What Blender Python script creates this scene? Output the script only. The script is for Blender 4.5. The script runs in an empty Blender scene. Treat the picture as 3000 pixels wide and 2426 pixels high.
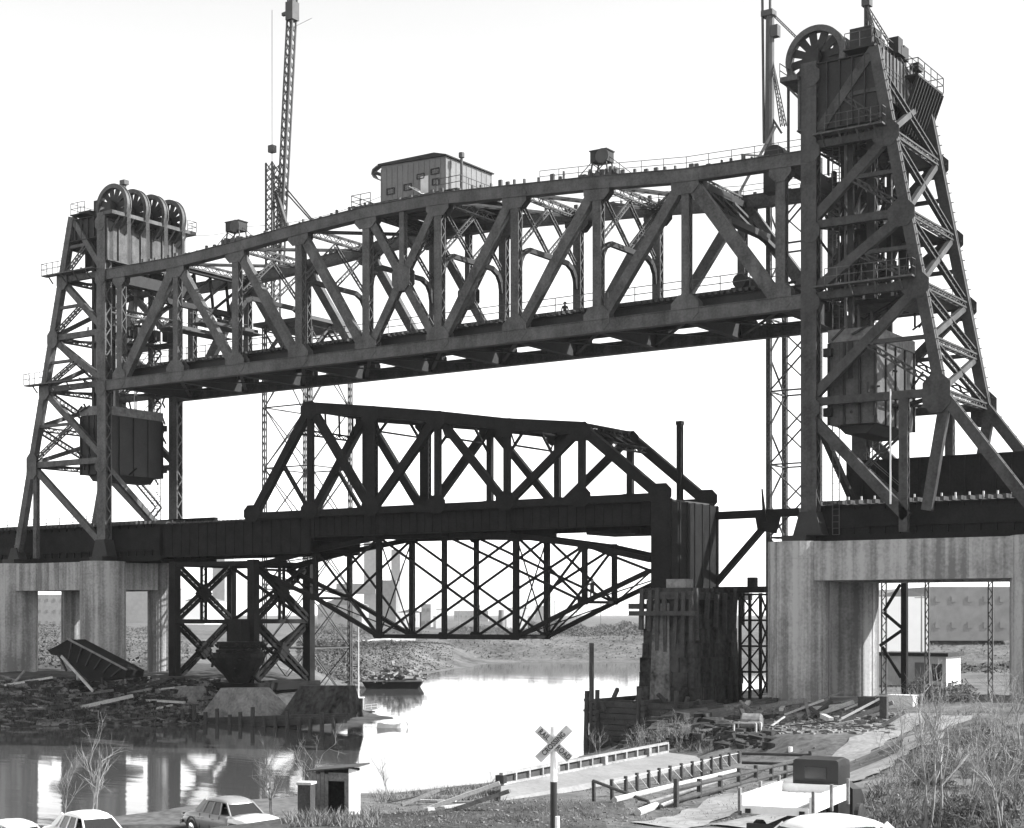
import bpy, math, random
import numpy as np
from mathutils import Vector, Matrix
R = random.Random(11)
S = bpy.context.scene
COL = S.collection
V = Vector
# ------------------------------------------------------------------ camera, sky, sun, exposure
EYE = 9.5
SA, CA = 0.5635, 0.8261                      # heading of the view, seen from the bridge axis (X) and across it (Y)
CAM = V((115.7, -103.4, EYE))
FPX = 4618.0
cam_d = bpy.data.cameras.new('camera'); cam = bpy.data.objects.new('camera', cam_d); COL.objects.link(cam)
cam.location = CAM; cam.rotation_euler = (math.radians(90), 0, math.asin(SA))
cam_d.sensor_width = 36; cam_d.lens = FPX / 3000 * 36
cam_d.shift_y = (1800 - 1213) / 3000; cam_d.clip_start = 0.5; cam_d.clip_end = 12000
S.camera = cam
SUN_AZ = math.radians(28)                    # direction to the sun, from +X towards +Y
SUN_EL = math.radians(38)
w = bpy.data.worlds.new('World'); S.world = w; w.use_nodes = True
nt = w.node_tree; nt.nodes.clear()
sky = nt.nodes.new('ShaderNodeTexSky'); sky.sky_type = 'NISHITA'; sky.sun_disc = False
sky.sun_elevation = SUN_EL; sky.sun_rotation = math.radians(90) - SUN_AZ
sky.air_density = 1.0; sky.dust_density = 0.6; sky.ozone_density = 0.3; sky.altitude = 300
bw = nt.nodes.new('ShaderNodeRGBToBW'); bg = nt.nodes.new('ShaderNodeBackground'); wo = nt.nodes.new('ShaderNodeOutputWorld')
bg.inputs['Strength'].default_value = 0.15   # black-and-white photograph: the sky's brightness without its colour
nt.links.new(sky.outputs[0], bw.inputs[0]); nt.links.new(bw.outputs[0], bg.inputs[0]); nt.links.new(bg.outputs[0], wo.inputs[0])
sl = bpy.data.lights.new('sun', 'SUN'); so = bpy.data.objects.new('sun', sl); COL.objects.link(so)
sl.energy = 4.0; sl.angle = math.radians(0.5); sl.color = (1, 1, 1)
sd = V((math.cos(SUN_EL) * math.cos(SUN_AZ), math.cos(SUN_EL) * math.sin(SUN_AZ), math.sin(SUN_EL)))
so.rotation_euler = sd.to_track_quat('Z', 'Y').to_euler(); so.location = (60, 60, 120)
S.view_settings.view_transform = 'Standard'; S.view_settings.look = 'None'
S.view_settings.gamma = 1; S.view_settings.use_curve_mapping = False; S.view_settings.exposure = 1.5
S.render.engine = 'CYCLES'
S.cycles.max_bounces = 5; S.cycles.diffuse_bounces = 2; S.cycles.glossy_bounces = 3; S.cycles.volume_bounces = 0
S.cycles.use_denoising = True

# ------------------------------------------------------------------ survey helpers: sight lines of the photograph met with real planes
def sight(px, py):
    a = (px - 1500) / FPX; b = (1800 - py) / FPX
    return V((-SA + a * CA, CA + a * SA, b))
def at(px, py, Y):
    r = sight(px, py); return CAM + r * ((Y - CAM.y) / r.y)
def atX(px, py, X):
    r = sight(px, py); return CAM + r * ((X - CAM.x) / r.x)
def atz(px, py, z):
    r = sight(px, py); return CAM + r * ((z - EYE) / r.z)
def atD(px, py, D):
    return CAM + sight(px, py) * D
def LD(L, D, z=0.0):
    return V((CAM.x + L * CA - D * SA, CAM.y + L * SA + D * CA, z))

# ------------------------------------------------------------------ objects
ORG = {}
def thing(name, label, cat, loc, group=None):
    o = bpy.data.objects.new(name, None); COL.objects.link(o); o.location = loc; o.empty_display_size = 0.5
    o['label'] = label; o['category'] = cat
    if group: o['group'] = group
    ORG[o.name] = V(loc)
    return o
def tag(o, label, cat, group=None):
    o['label'] = label; o['category'] = cat
    if group: o['group'] = group
    return o
def orth(a, up=None):
    a = a.normalized()
    if up is None: up = V((0, 0, 1)) if abs(a.z) < 0.95 else V((0, 1, 0))
    s = a.cross(up)
    if s.length < 1e-4: s = a.cross(V((1, 0.2, 0)))
    s.normalize(); u = s.cross(a); return a, s, u
class MB:
    def __init__(s): s.v = []; s.f = []
    def add(s, vs, fs):
        n = len(s.v); s.v += [tuple(x) for x in vs]; s.f += [[i + n for i in f] for f in fs]; return s
    def box(s, x0, x1, y0, y1, z0, z1):
        return s.add([(x0,y0,z0),(x1,y0,z0),(x1,y1,z0),(x0,y1,z0),(x0,y0,z1),(x1,y0,z1),(x1,y1,z1),(x0,y1,z1)],
                     [(0,3,2,1),(4,5,6,7),(0,1,5,4),(1,2,6,5),(2,3,7,6),(3,0,4,7)])
    def bar(s, p, q, w, h, up=None, w2=None, h2=None):
        p, q = V(p), V(q)
        if (q - p).length < 1e-5: return s
        a, sd_, u = orth(q - p, up); w2 = w if w2 is None else w2; h2 = h if h2 is None else h2
        vs = []
        for c, ww, hh in ((p, w, h), (q, w2, h2)):
            for i, j in ((-1,-1),(1,-1),(1,1),(-1,1)): vs.append(c + sd_ * (i * ww / 2) + u * (j * hh / 2))
        return s.add(vs, [(0,3,2,1),(4,5,6,7),(0,1,5,4),(1,2,6,5),(2,3,7,6),(3,0,4,7)])
    def tube(s, p, q, r0, r1=None, n=8, caps=True):
        p, q = V(p), V(q); r1 = r0 if r1 is None else r1
        a, sd_, u = orth(q - p); vs = []
        for c, r in ((p, r0), (q, r1)):
            for k in range(n):
                t = 2 * math.pi * k / n; vs.append(c + sd_ * (r * math.cos(t)) + u * (r * math.sin(t)))
        fs = [(k, (k + 1) % n, n + (k + 1) % n, n + k) for k in range(n)]
        if caps: fs += [tuple(range(n - 1, -1, -1)), tuple(range(n, 2 * n))]
        return s.add(vs, fs)
    def path(s, pts, r, n=6):
        for i in range(len(pts) - 1): s.tube(pts[i], pts[i + 1], r, r, n)
        return s
    def prism(s, poly, vec):
        n = len(poly); vec = V(vec); vs = [V(p) for p in poly] + [V(p) + vec for p in poly]
        return s.add(vs, [tuple(range(n - 1, -1, -1)), tuple(range(n, 2 * n))] + [(k, (k + 1) % n, n + (k + 1) % n, n + k) for k in range(n)])
    def lathe(s, c, axis, prof, n=24, cap=False):
        c = V(c); a, sd_, u = orth(V(axis)); vs = []
        for r, h in prof:
            for k in range(n):
                t = 2 * math.pi * k / n; vs.append(c + a * h + sd_ * (r * math.cos(t)) + u * (r * math.sin(t)))
        m = len(prof); fs = []
        for i in range(m - 1):
            for k in range(n): fs.append((i*n + k, i*n + (k+1) % n, (i+1)*n + (k+1) % n, (i+1)*n + k))
        if cap: fs += [tuple(range(n - 1, -1, -1)), tuple(range((m - 1) * n, m * n))]
        return s.add(vs, fs)
    def zig(s, p, q, off, half, nrm, bw_=0.07, th=0.03, pitch=None, cross=False):
        """zigzag lacing bars between two lines parallel to p-q, at +-half along 'off'"""
        p, q, off, nrm = V(p), V(q), V(off).normalized(), V(nrm)
        L = (q - p).length; pitch = pitch or half * 2; n = max(2, int(round(L / pitch))); sg = 1
        for i in range(n):
            a = p + (q - p) * (i / n); b = p + (q - p) * ((i + 1) / n)
            s.bar(a + off * half * sg, b - off * half * sg, bw_, th, nrm)
            if cross: s.bar(a - off * half * sg, b + off * half * sg, bw_, th, nrm)
            sg = -sg
        return s
    def laced(s, p, q, w, h, up=None, t=0.09, bw_=0.09, pitch=None):
        """built-up member: two web plates (w wide) h apart along 'up', laced on both narrow sides"""
        p, q = V(p), V(q); a, sd_, u = orth(q - p, up)
        for j in (-1, 1): s.bar(p + u * (j * (h - t) / 2), q + u * (j * (h - t) / 2), w, t, up)
        for i in (-1, 1):
            o = sd_ * (i * (w / 2 - 0.02)); s.zig(p + o, q + o, u, h / 2 - t / 2, sd_, bw_, 0.03, pitch or h * 0.9)
        return s
    def lattice(s, p, q, w, h, up=None, t=0.12, bw_=0.08, pitch=None, cross=False):
        """two (four if h is deep) angles with lacing between them across w"""
        p, q = V(p), V(q); a, sd_, u = orth(q - p, up)
        for i in (-1, 1):
            if h > 0.3:
                for j in (-1, 1): s.bar(p + sd_*(i*(w-t)/2) + u*(j*(h-t)/2), q + sd_*(i*(w-t)/2) + u*(j*(h-t)/2), t, t, up)
            else: s.bar(p + sd_*(i*(w-t)/2), q + sd_*(i*(w-t)/2), t, h, up)
        if h > 0.3:
            for j in (-1, 1):
                o = u * (j * (h - t) / 2); s.zig(p + o, q + o, sd_, w/2 - t/2, u, bw_, 0.03, pitch, cross)
            for i in (-1, 1):
                o = sd_ * (i * (w - t) / 2); s.zig(p + o, q + o, u, h/2 - t/2, sd_, bw_, 0.03, pitch, cross)
        else: s.zig(p, q, sd_, w / 2 - t / 2, u, bw_, 0.03, pitch, cross)
        return s
    def rail(s, pts, hgt=1.1, sp=1.6, r=0.04, rails=2, up=V((0,0,1))):
        for i in range(len(pts) - 1):
            p, q = V(pts[i]), V(pts[i + 1]); n = max(1, int(round((q - p).length / sp)))
            for k in range(n + 1): c = p + (q - p) * (k / n); s.bar(c, c + up * hgt, r * 1.5, r * 1.5)
            for k in range(rails):
                o = up * (hgt * (1 - k / rails)); s.bar(p + o, q + o, r * 1.6, r * 1.6)
        return s
    def build(s, name, mat, parent=None, kind=None, smooth=False, label=None, cat=None, group=None):
        P = np.array(s.v, dtype=float)
        if parent is not None: org = ORG[parent.name]
        else: org = V(((P[:,0].min()+P[:,0].max())/2, (P[:,1].min()+P[:,1].max())/2, P[:,2].min()))
        P = P - np.array(org)
        me = bpy.data.meshes.new(name); me.from_pydata(P.tolist(), [], s.f); me.update()
        me.materials.append(mat)
        if smooth:
            me.polygons.foreach_set('use_smooth', [True] * len(me.polygons))
        o = bpy.data.objects.new(name, me); COL.objects.link(o)
        if parent is not None: o.parent = parent
        else: o.location = org
        ORG[o.name] = V(org)
        if kind: o['kind'] = kind
        if label: o['label'] = label
        if cat: o['category'] = cat
        if group: o['group'] = group
        return o
def copy_tree(o, loc=None, rot=None, parent=None, label=None):
    c = o.copy(); COL.objects.link(c)
    if parent is not None: c.parent = parent
    if loc is not None: c.location = loc
    if rot is not None: c.rotation_euler = (0, 0, rot)
    if label: c['label'] = label
    ORG[c.name] = V(loc) if loc is not None else ORG[o.name]
    for ch in list(o.children): copy_tree(ch, parent=c)
    return c

# ------------------------------------------------------------------ materials (all neutral: a black-and-white print)
MATS = {}
def mat(name, base, rough=0.7, var=0.35, scale=0.8, fine=14.0, bump=0.0, streak=0.0, metal=0.0, spec=0.4, bscale=None):
    m = bpy.data.materials.new(name); m.use_nodes = True; n = m.node_tree.nodes; l = m.node_tree.links; n.clear()
    out = n.new('ShaderNodeOutputMaterial'); b = n.new('ShaderNodeBsdfPrincipled'); l.new(b.outputs[0], out.inputs[0])
    b.inputs['Roughness'].default_value = rough; b.inputs['Metallic'].default_value = metal
    b.inputs['Specular IOR Level'].default_value = spec
    g = n.new('ShaderNodeNewGeometry')
    n1 = n.new('ShaderNodeTexNoise'); n1.inputs['Scale'].default_value = scale; n1.inputs['Detail'].default_value = 5; n1.inputs['Roughness'].default_value = 0.65
    n2 = n.new('ShaderNodeTexNoise'); n2.inputs['Scale'].default_value = fine; n2.inputs['Detail'].default_value = 2
    l.new(g.outputs['Position'], n1.inputs['Vector']); l.new(g.outputs['Position'], n2.inputs['Vector'])
    ad = n.new('ShaderNodeMath'); ad.operation = 'MULTIPLY_ADD'; l.new(n2.outputs[0], ad.inputs[0]); ad.inputs[1].default_value = 0.6
    l.new(n1.outputs[0], ad.inputs[2])
    last = ad.outputs[0]
    if streak > 0:
        mp = n.new('ShaderNodeMapping'); mp.inputs['Scale'].default_value = (1.6, 1.6, 0.06); l.new(g.outputs['Position'], mp.inputs[0])
        n3 = n.new('ShaderNodeTexNoise'); n3.inputs['Scale'].default_value = 1.0; n3.inputs['Detail'].default_value = 4; l.new(mp.outputs[0], n3.inputs['Vector'])
        a2 = n.new('ShaderNodeMath'); a2.operation = 'MULTIPLY_ADD'; l.new(n3.outputs[0], a2.inputs[0]); a2.inputs[1].default_value = streak
        l.new(last, a2.inputs[2]); last = a2.outputs[0]
    lo = 0.8 + streak * 0.5 - 0.28; hi = 0.8 + streak * 0.5 + 0.28
    mr = n.new('ShaderNodeMapRange'); mr.inputs[1].default_value = lo; mr.inputs[2].default_value = hi
    mr.inputs[3].default_value = base * (1 - var); mr.inputs[4].default_value = base * (1 + var); l.new(last, mr.inputs[0])
    l.new(mr.outputs[0], b.inputs['Base Color'])
    if bump > 0:
        bp = n.new('ShaderNodeBump'); bp.inputs['Strength'].default_value = bump; bp.inputs['Distance'].default_value = 0.05
        if bscale:
            n4 = n.new('ShaderNodeTexNoise'); n4.inputs['Scale'].default_value = bscale; n4.inputs['Detail'].default_value = 4
            l.new(g.outputs['Position'], n4.inputs['Vector']); l.new(n4.outputs[0], bp.inputs['Height'])
        else: l.new(last, bp.inputs['Height'])
        l.new(bp.outputs[0], b.inputs['Normal'])
    MATS[name] = m; return m
STEEL = mat('grey_painted_steel', 0.054, 0.6, 0.75, 0.7, 6.0, streak=0.55)
TSTEEL = mat('dark_tower_steel', 0.030, 0.62, 0.8, 0.8, 6.0, streak=0.55)
DARK = mat('dark_weathered_shaded_steel', 0.013, 0.7, 0.65, 0.7, 7.0, streak=0.3)  # also carries the painted shade of the tower side girders
OLD = mat('old_black_steel', 0.010, 0.8, 0.65, 0.8, 7.0, spec=0.12)
RIG = mat('rig_steel', 0.06, 0.7, 0.3, 0.6, 5.0)
CABLE = mat('wire_rope', 0.10, 0.6, 0.3, 2.0, 9.0)
CONC = mat('board_marked_concrete', 0.27, 0.9, 0.42, 0.3, 5.0, bump=0.4, streak=1.8, spec=0.2)
FOOT = mat('old_concrete', 0.17, 0.92, 0.5, 0.7, 4.0, bump=0.5, spec=0.2)
STONE = mat('sooty_masonry', 0.036, 0.95, 0.85, 0.35, 3.0, bump=0.6, streak=0.8, spec=0.15)
PALE = mat('pale_painted_wall', 0.55, 0.8, 0.12, 0.4, 5.0)
HOUSE = mat('sheet_metal_wall', 0.13, 0.55, 0.25, 0.5, 5.0, streak=0.3)
WHITE = mat('white_paint_and_lit_planks', 0.78, 0.35, 0.1, 0.8, 9.0)
CARW = mat('white_enamel_and_lit_hood', 0.72, 0.18, 0.04, 0.8, 9.0, spec=0.5)
CARG = mat('grey_car_enamel', 0.22, 0.2, 0.06, 0.8, 9.0, spec=0.5)
CHROME = mat('chrome_trim', 0.6, 0.15, 0.05, 1, 9, metal=0.9)
GLASS = mat('dark_window_glass', 0.015, 0.22, 0.05, 1, 5, spec=0.6)
RUBBER = mat('tyre_rubber', 0.03, 0.85, 0.2, 3, 9)
BLACK = mat('black_paint', 0.02, 0.5, 0.15, 3, 9)
TIMBER = mat('weathered_timber', 0.16, 0.9, 0.45, 1.5, 12, bump=0.3)
TIMD = mat('dark_creosoted_timber', 0.045, 0.9, 0.45, 1.5, 12, bump=0.3)
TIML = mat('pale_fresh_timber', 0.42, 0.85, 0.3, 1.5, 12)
BARK = mat('bare_bark', 0.14, 0.9, 0.4, 3, 12)
BARKL = mat('pale_bare_twigs', 0.22, 0.9, 0.4, 3, 12)
WEED = mat('dry_weeds', 0.15, 0.95, 0.55, 0.5, 6)
WEEDD = mat('dark_dead_brush', 0.09, 0.95, 0.55, 0.5, 6)
CLOTHD = mat('dark_work_clothes', 0.03, 0.9, 0.3, 6, 20)
SKIN = mat('skin', 0.32, 0.6, 0.1, 8, 20)
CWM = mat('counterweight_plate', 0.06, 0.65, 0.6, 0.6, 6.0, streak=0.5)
RAILM = mat('weathered_parapet', 0.26, 0.9, 0.45, 1.2, 8.0)
BOARD = mat('weathered_shaded_board', 0.38, 0.7, 0.3, 3.0, 20.0)  # worn white, greyed further to stand for the boards' shaded face
RUB = mat('rubble', 0.15, 0.95, 0.7, 1.2, 5, bump=0.4)
FARB = mat('far_building_wall', 0.26, 0.9, 0.18, 0.05, 0.6)  # paleness of distance haze is put into this grey
FARD = mat('far_dark_wall', 0.18, 0.9, 0.25, 0.05, 0.6)
FARW = mat('far_white_and_hazed_wall', 0.8, 0.9, 0.06, 0.05, 0.6)  # white walls, and distance haze put in as pale colour
TREEF = mat('far_bare_wood', 0.10, 0.95, 0.5, 0.15, 1.5)
SCRUB = mat('far_bank_brush', 0.07, 0.95, 0.5, 0.15, 1.5)
for m_ in (TREEF, SCRUB):                    # twig masses: soften the facets of the single twig faces
    n_ = m_.node_tree.nodes; l_ = m_.node_tree.links; g_ = n_.new('ShaderNodeNewGeometry'); mx = n_.new('ShaderNodeVectorMath'); mx.operation = 'MULTIPLY_ADD'
    l_.new(g_.outputs['Normal'], mx.inputs[0]); mx.inputs[1].default_value = (.35, .35, .35); mx.inputs[2].default_value = (.1, -.3, .8)
    nz = n_.new('ShaderNodeVectorMath'); nz.operation = 'NORMALIZE'; l_.new(mx.outputs[0], nz.inputs[0])
    l_.new(nz.outputs[0], [x for x in n_ if x.type == 'BSDF_PRINCIPLED'][0].inputs['Normal'])
# ------------------------------------------------------------------ ground and water
def interp(x, pts):
    return float(np.interp(x, [p[0] for p in pts], [p[1] for p in pts]))
XL = [(-400,-40),(-100,-10),(-40,0),(-19,6.7),(-11.6,10.7),(-5.3,16.4),(3,25),(9,26.5),(14,20),(25,6),(40,-5),(62,-21),(155,-64),(175,-300)]
XR = [(-300,72),(-90,60),(-59,58.9),(-39,62.8),(-30,64.6),(-9.3,58.9),(.6,55.1),(10,54),(60,54),(130,60),(150,90),(170,220),(260,420),(600,1000)]
CTRL = [(0,0,7.6),(0,20,5.6),(-10,20,5.0),(10,20,5.8),(1,35,3.95),(-8,40,3.2),(6.6,33,4.15),(7.4,40,3.8),(4,48,3.0),(-.5,50,3.35),(-5,52,2.6),
  (3.4,65,1.8),(7,70,1.9),(11.5,80,1.9),(10.4,60,2.9),(-.3,80,.25),(3,82,.4),(3,88,.3),(6,86,.5),(6,92,.5),(9.4,95,.7),(9.5,90,.8),(0,76,.3),(-7.2,63,1.25),(-11.4,62,.8),(-18,60,.85),(-22,62,.7),(-4,72,1.1),
  (19.6,109,3.4),(24,107,3.8),(30,100,4.3),(23.5,90,3.9),(17,85,3.2),(12,45,4.6),(14,40,5.1),(17,55,5.0),(20,62,5.0),(22,50,6.2),(26,72,5.0),(11,118,2.6),(15,100,2.4),
  (14,128,3.0),(20,130,3.4),(35,130,3.8),(60,200,4.2),(45,160,3.9),(60,80,5.5),(45,45,7.5),(14,94,2.0)]
CP = np.array([list(LD(a, b))[:2] + [z] for a, b, z in CTRL])
def sst(a, b, x):
    t = min(1.0, max(0.0, (x - a) / (b - a))); return t * t * (3 - 2 * t)
def bumps(x, y):
    return 0.5 * math.sin(x * .9 + 1.3 * math.sin(y * .7)) * math.sin(y * .8 + 1.1 * math.sin(x * .5)) + 0.3 * math.sin(x * 2.3 + y * 1.1) * math.sin(y * 2.7 - x * .6)
def gz(x, y):
    dl = (interp(y, XL) - x) * .75
    df = (y - (170 + .67 * (x + 39))) * .8
    dr = (x - interp(y, XR)) * .85
    if y > 600 or abs(x) > 600: df = max(df, 50)
    z = -1.6
    b = bumps(x, y)
    if dl > -6: z = max(z, -1.6 + 1.6 * sst(-6, 0, dl) + 3.7 * sst(0, 11, dl) + .28 * b * sst(0, 4, dl))
    if df > -6: z = max(z, -1.6 + 1.6 * sst(-6, 0, df) + 4.4 * sst(0, 26, df) + .5 * sst(4, 30, df) * bumps(x * .3, y * .3))
    if dr > -6:
        w_ = 1.0 / (((CP[:,0]-x)**2 + (CP[:,1]-y)**2) + 4.0) ** 1.9
        zz = float((w_ * CP[:,2]).sum() / w_.sum())
        z = max(z, -1.6 + 1.6 * sst(-6, 0, dr) + zz * sst(0, 4.5, dr) + .10 * b * sst(0, 3, dr))
    return z
_G0 = (-20.0, -110.0); _GS = .5; _GNX, _GNY = 400, 480
_GRID = None
gz_exact = gz
def _make_grid():
    global _GRID
    _GRID = np.full((_GNX + 1, _GNY + 1), np.nan)
def gz(x, y):
    u = (x - _G0[0]) / _GS; v = (y - _G0[1]) / _GS; i = int(u); j = int(v)
    if u < 0 or v < 0 or i >= _GNX or j >= _GNY: return gz_exact(x, y)
    g = []
    for a, b in ((i, j), (i+1, j), (i, j+1), (i+1, j+1)):
        z = _GRID[a, b]
        if z != z: z = _GRID[a, b] = gz_exact(_G0[0] + a * _GS, _G0[1] + b * _GS)
        g.append(z)
    u -= i; v -= j
    return (g[0]*(1-u) + g[1]*u)*(1-v) + (g[2]*(1-u) + g[3]*u)*v
_make_grid()
def gp(px, py, lo=12.0, hi=400.0):
    r = sight(px, py); t = max(lo, 6.0 * FPX / max(py - 1800, 60) * .55); st = .6
    while t < hi:
        p = CAM + r * t
        if gz(p.x, p.y) >= p.z: break
        t += st
    a, b = t - st, t
    for _ in range(18):
        m = (a + b) / 2; p = CAM + r * m
        if gz(p.x, p.y) >= p.z: b = m
        else: a = m
    return CAM + r * b
def on(x, y, dz=0): return V((x, y, gz(x, y) + dz))

EARTH = mat('pale_trodden_earth', 0.105, 0.95, 0.65, 0.25, 3.0, bump=0.5, spec=0.15)
RUBEARTH = mat('dark_rubble_earth', 0.05, 0.95, 0.75, 0.5, 3.0, bump=0.6, spec=0.15)
TURF = mat('dead_grass_turf', 0.06, 0.95, 0.7, 0.5, 6.0, bump=0.5, spec=0.1)
FARLAND = mat('far_bank_scrub', 0.10, 0.95, 0.7, 0.12, 1.2, bump=0.3, spec=0.1)
def build_ground():
    Ds = [-30, -10, 4, 12]; d = 16.0
    while d < 45: Ds.append(d); d += 0.6
    while d < 100: Ds.append(d); d += 1.0
    while d < 175: Ds.append(d); d += 1.3
    while d < 420: Ds.append(d); d *= 1.02
    while d < 9000: Ds.append(d); d *= 1.12
    NJ = 150; vs = []; fs = []; mi = []
    for D in Ds:
        half = 30 + max(D, 0) * .50
        for j in range(NJ + 1):
            L = (j / NJ * 2 - 1) * half; p = LD(L, D); vs.append((p.x, p.y, gz(p.x, p.y) if D < 2500 else 4.4))
    n = NJ + 1
    for i in range(len(Ds) - 1):
        for j in range(NJ):
            fs.append((i*n+j, i*n+j+1, (i+1)*n+j+1, (i+1)*n+j))
            x = sum(vs[k][0] for k in fs[-1]) / 4; y = sum(vs[k][1] for k in fs[-1]) / 4
            D = (Ds[i] + Ds[i+1]) / 2; L = ((j + .5) / NJ * 2 - 1) * (30 + max(D, 0) * .5)
            b = bumps(x * .6, y * .6)
            if D > 190: m = 3
            elif x < 40: m = 1
            elif D < 64 and L < 3.2 + b * 1.5: m = 2
            elif L > 10.5 + (D - 40) * .19 + b * 2 and D < 92: m = 2 if bumps(x * 1.3, y * 1.1) > .05 else 0
            elif x < 66 and y > -6: m = 1
            else: m = 0
            mi.append(m)
    me = bpy.data.meshes.new('ground'); me.from_pydata(vs, [], fs)
    for m in (EARTH, RUBEARTH, TURF, FARLAND): me.materials.append(m)
    me.polygons.foreach_set('material_index', mi); me.polygons.foreach_set('use_smooth', [True] * len(fs)); me.update()
    o = bpy.data.objects.new('ground', me); COL.objects.link(o); o['kind'] = 'structure'
build_ground()
def build_water():
    m = bpy.data.materials.new('river_water'); m.use_nodes = True; n = m.node_tree.nodes; l = m.node_tree.links
    b = n['Principled BSDF']; b.inputs['Base Color'].default_value = (.06, .06, .06, 1); b.inputs['Roughness'].default_value = .05
    b.inputs['IOR'].default_value = 1.27; b.inputs['Specular IOR Level'].default_value = .5
    g = n.new('ShaderNodeNewGeometry'); mp = n.new('ShaderNodeMapping'); mp.inputs['Rotation'].default_value = (0, 0, math.radians(-34)); mp.inputs['Scale'].default_value = (.3, 1.25, 1)
    t = n.new('ShaderNodeTexNoise'); t.inputs['Scale'].default_value = .55; t.inputs['Detail'].default_value = 5
    t2 = n.new('ShaderNodeTexNoise'); t2.inputs['Scale'].default_value = .12; t2.inputs['Detail'].default_value = 2
    ad = n.new('ShaderNodeMath'); ad.operation = 'MULTIPLY'
    bp = n.new('ShaderNodeBump'); bp.inputs['Strength'].default_value = .28; bp.inputs['Distance'].default_value = .07
    l.new(g.outputs['Position'], mp.inputs[0]); l.new(mp.outputs[0], t.inputs[0]); l.new(mp.outputs[0], t2.inputs[0])
    l.new(t.outputs[0], ad.inputs[0]); l.new(t2.outputs[0], ad.inputs[1]); l.new(ad.outputs[0], bp.inputs['Height']); l.new(bp.outputs[0], b.inputs['Normal'])
    mb = MB(); mb.add([(-900, -350, 0), (900, -350, 0), (900, 900, 0), (-900, 900, 0)], [(0, 1, 2, 3)])
    mb.build('river', m, kind='structure')
build_water()

# dirt road: pale wheel tracks laid on the ground
ROAD = mat('pale_dirt_road', 0.22, 0.95, 0.35, 0.5, 4.0, bump=0.4, spec=0.1)
def road(name, pxs, wid, lift):
    P = [gp(*p) for p in pxs]; Q = []
    for i in range(len(P) - 1):
        for k in range(10): Q.append(P[i].lerp(P[i+1], k / 10))
    Q.append(P[-1]); vs = []; fs = []
    for i, p in enumerate(Q):
        t = (Q[min(i+1, len(Q)-1)] - Q[max(i-1, 0)]); t.z = 0; t.normalize(); s = V((t.y, -t.x, 0))
        for k in range(5):
            e = (k / 4 - .5) * wid * (1 + .12 * math.sin(i * 1.7 + k)); c = p + s * e; vs.append((c.x, c.y, gz(c.x, c.y) + lift))
    for i in range(len(Q) - 1):
        for k in range(4): fs.append((i*5+k, i*5+k+1, i*5+k+6, i*5+k+5))
    mb = MB(); mb.add(vs, fs); return mb.build(name, ROAD, kind='structure', smooth=True)
road('dirt_road', [(1930,2424),(2120,2372),(2330,2300),(2500,2210),(2620,2140),(2720,2092)], 2.0, .05)
road('dirt_track', [(2130,2424),(2330,2368),(2480,2290),(2600,2222),(2700,2165),(2800,2100)], 1.7, .055)
# ------------------------------------------------------------------ concrete tower piers
W = 9.3
def round_col(c, r, z0, z1, n=28):
    mb = MB(); prof = [(r * .999, z0), (r, z0 + .01)]
    z = z0; k = 0
    mb.lathe((c[0], c[1], 0), (0, 0, 1), [(r, z0), (r, z1 - 1.25), (r - .03, z1 - 1.24), (r - .03, z1 - 1.2), (r, z1 - 1.19), (r, z1)], n, cap=True)
    # vertical formwork joints proud of the face
    for t in range(0, 360, 24):
        a = math.radians(t + 7); d = V((math.cos(a), math.sin(a), 0)); p = V((c[0], c[1], 0)) + d * (r + .005)
        mb.bar(V((p.x, p.y, z0)), V((p.x, p.y, z1 - .02)), .07, .05, d)
    return mb
PZ = 14.6
def pier(label, uf, ur, X, group, zb, farY=W, rf=2.15):
    root = thing('bridge_pier', label, 'pier', (X(uf), W / 2, zb), group)
    round_col((X(uf), 0), 2.15, zb - 1, PZ).build('column', CONC, root, smooth=False)
    round_col((X(ur), 0), 2.15, zb - 1, PZ).build('column', CONC, root)
    round_col((X(uf), farY), rf, zb - 1, PZ).build('column', CONC, root)
    round_col((X(ur), farY), rf, zb - 1, PZ).build('column', CONC, root)
    a, b = sorted((X(uf), X(ur)))
    for y in (0, farY):
        mb = MB(); mb.box(a + 1.6, b - 1.6, y - 1.35, y + 1.35, PZ - 2.75, PZ - .05)
        nj = 8
        for k in range(nj): x = a + 2.2 + (b - a - 4.4) * (k + .5) / nj; mb.box(x - .03, x + .03, y - 1.375, y - 1.34, PZ - 2.7, PZ - .1)
        mb.build('beam', CONC, root)
    for x in (X(uf), X(ur)):
        mb = MB(); mb.box(x - 1.2, x + 1.2, 1.5, farY - 1.5, PZ - 2.7, PZ - .08); mb.build('cross_beam', CONC, root)
        for y in (0, farY):
            mb = MB(); mb.box(x - .9, x + .9, y - .9, y + .9, PZ + .002, PZ + .45); mb.build('bearing', DARK, root)
    return root
XLt = lambda u: -2.4 - u
XRt = lambda u: 70.6 + u
pier('round concrete columns and tie beams under the far left lift tower', .2, 13.2, XLt, 'concrete piers under the lift towers', 3.2, 7.5, 1.3)
pier('round concrete columns and tie beams under the tall right lift tower', -.9, 16.2, XRt, 'concrete piers under the lift towers', 3.2)
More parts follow.
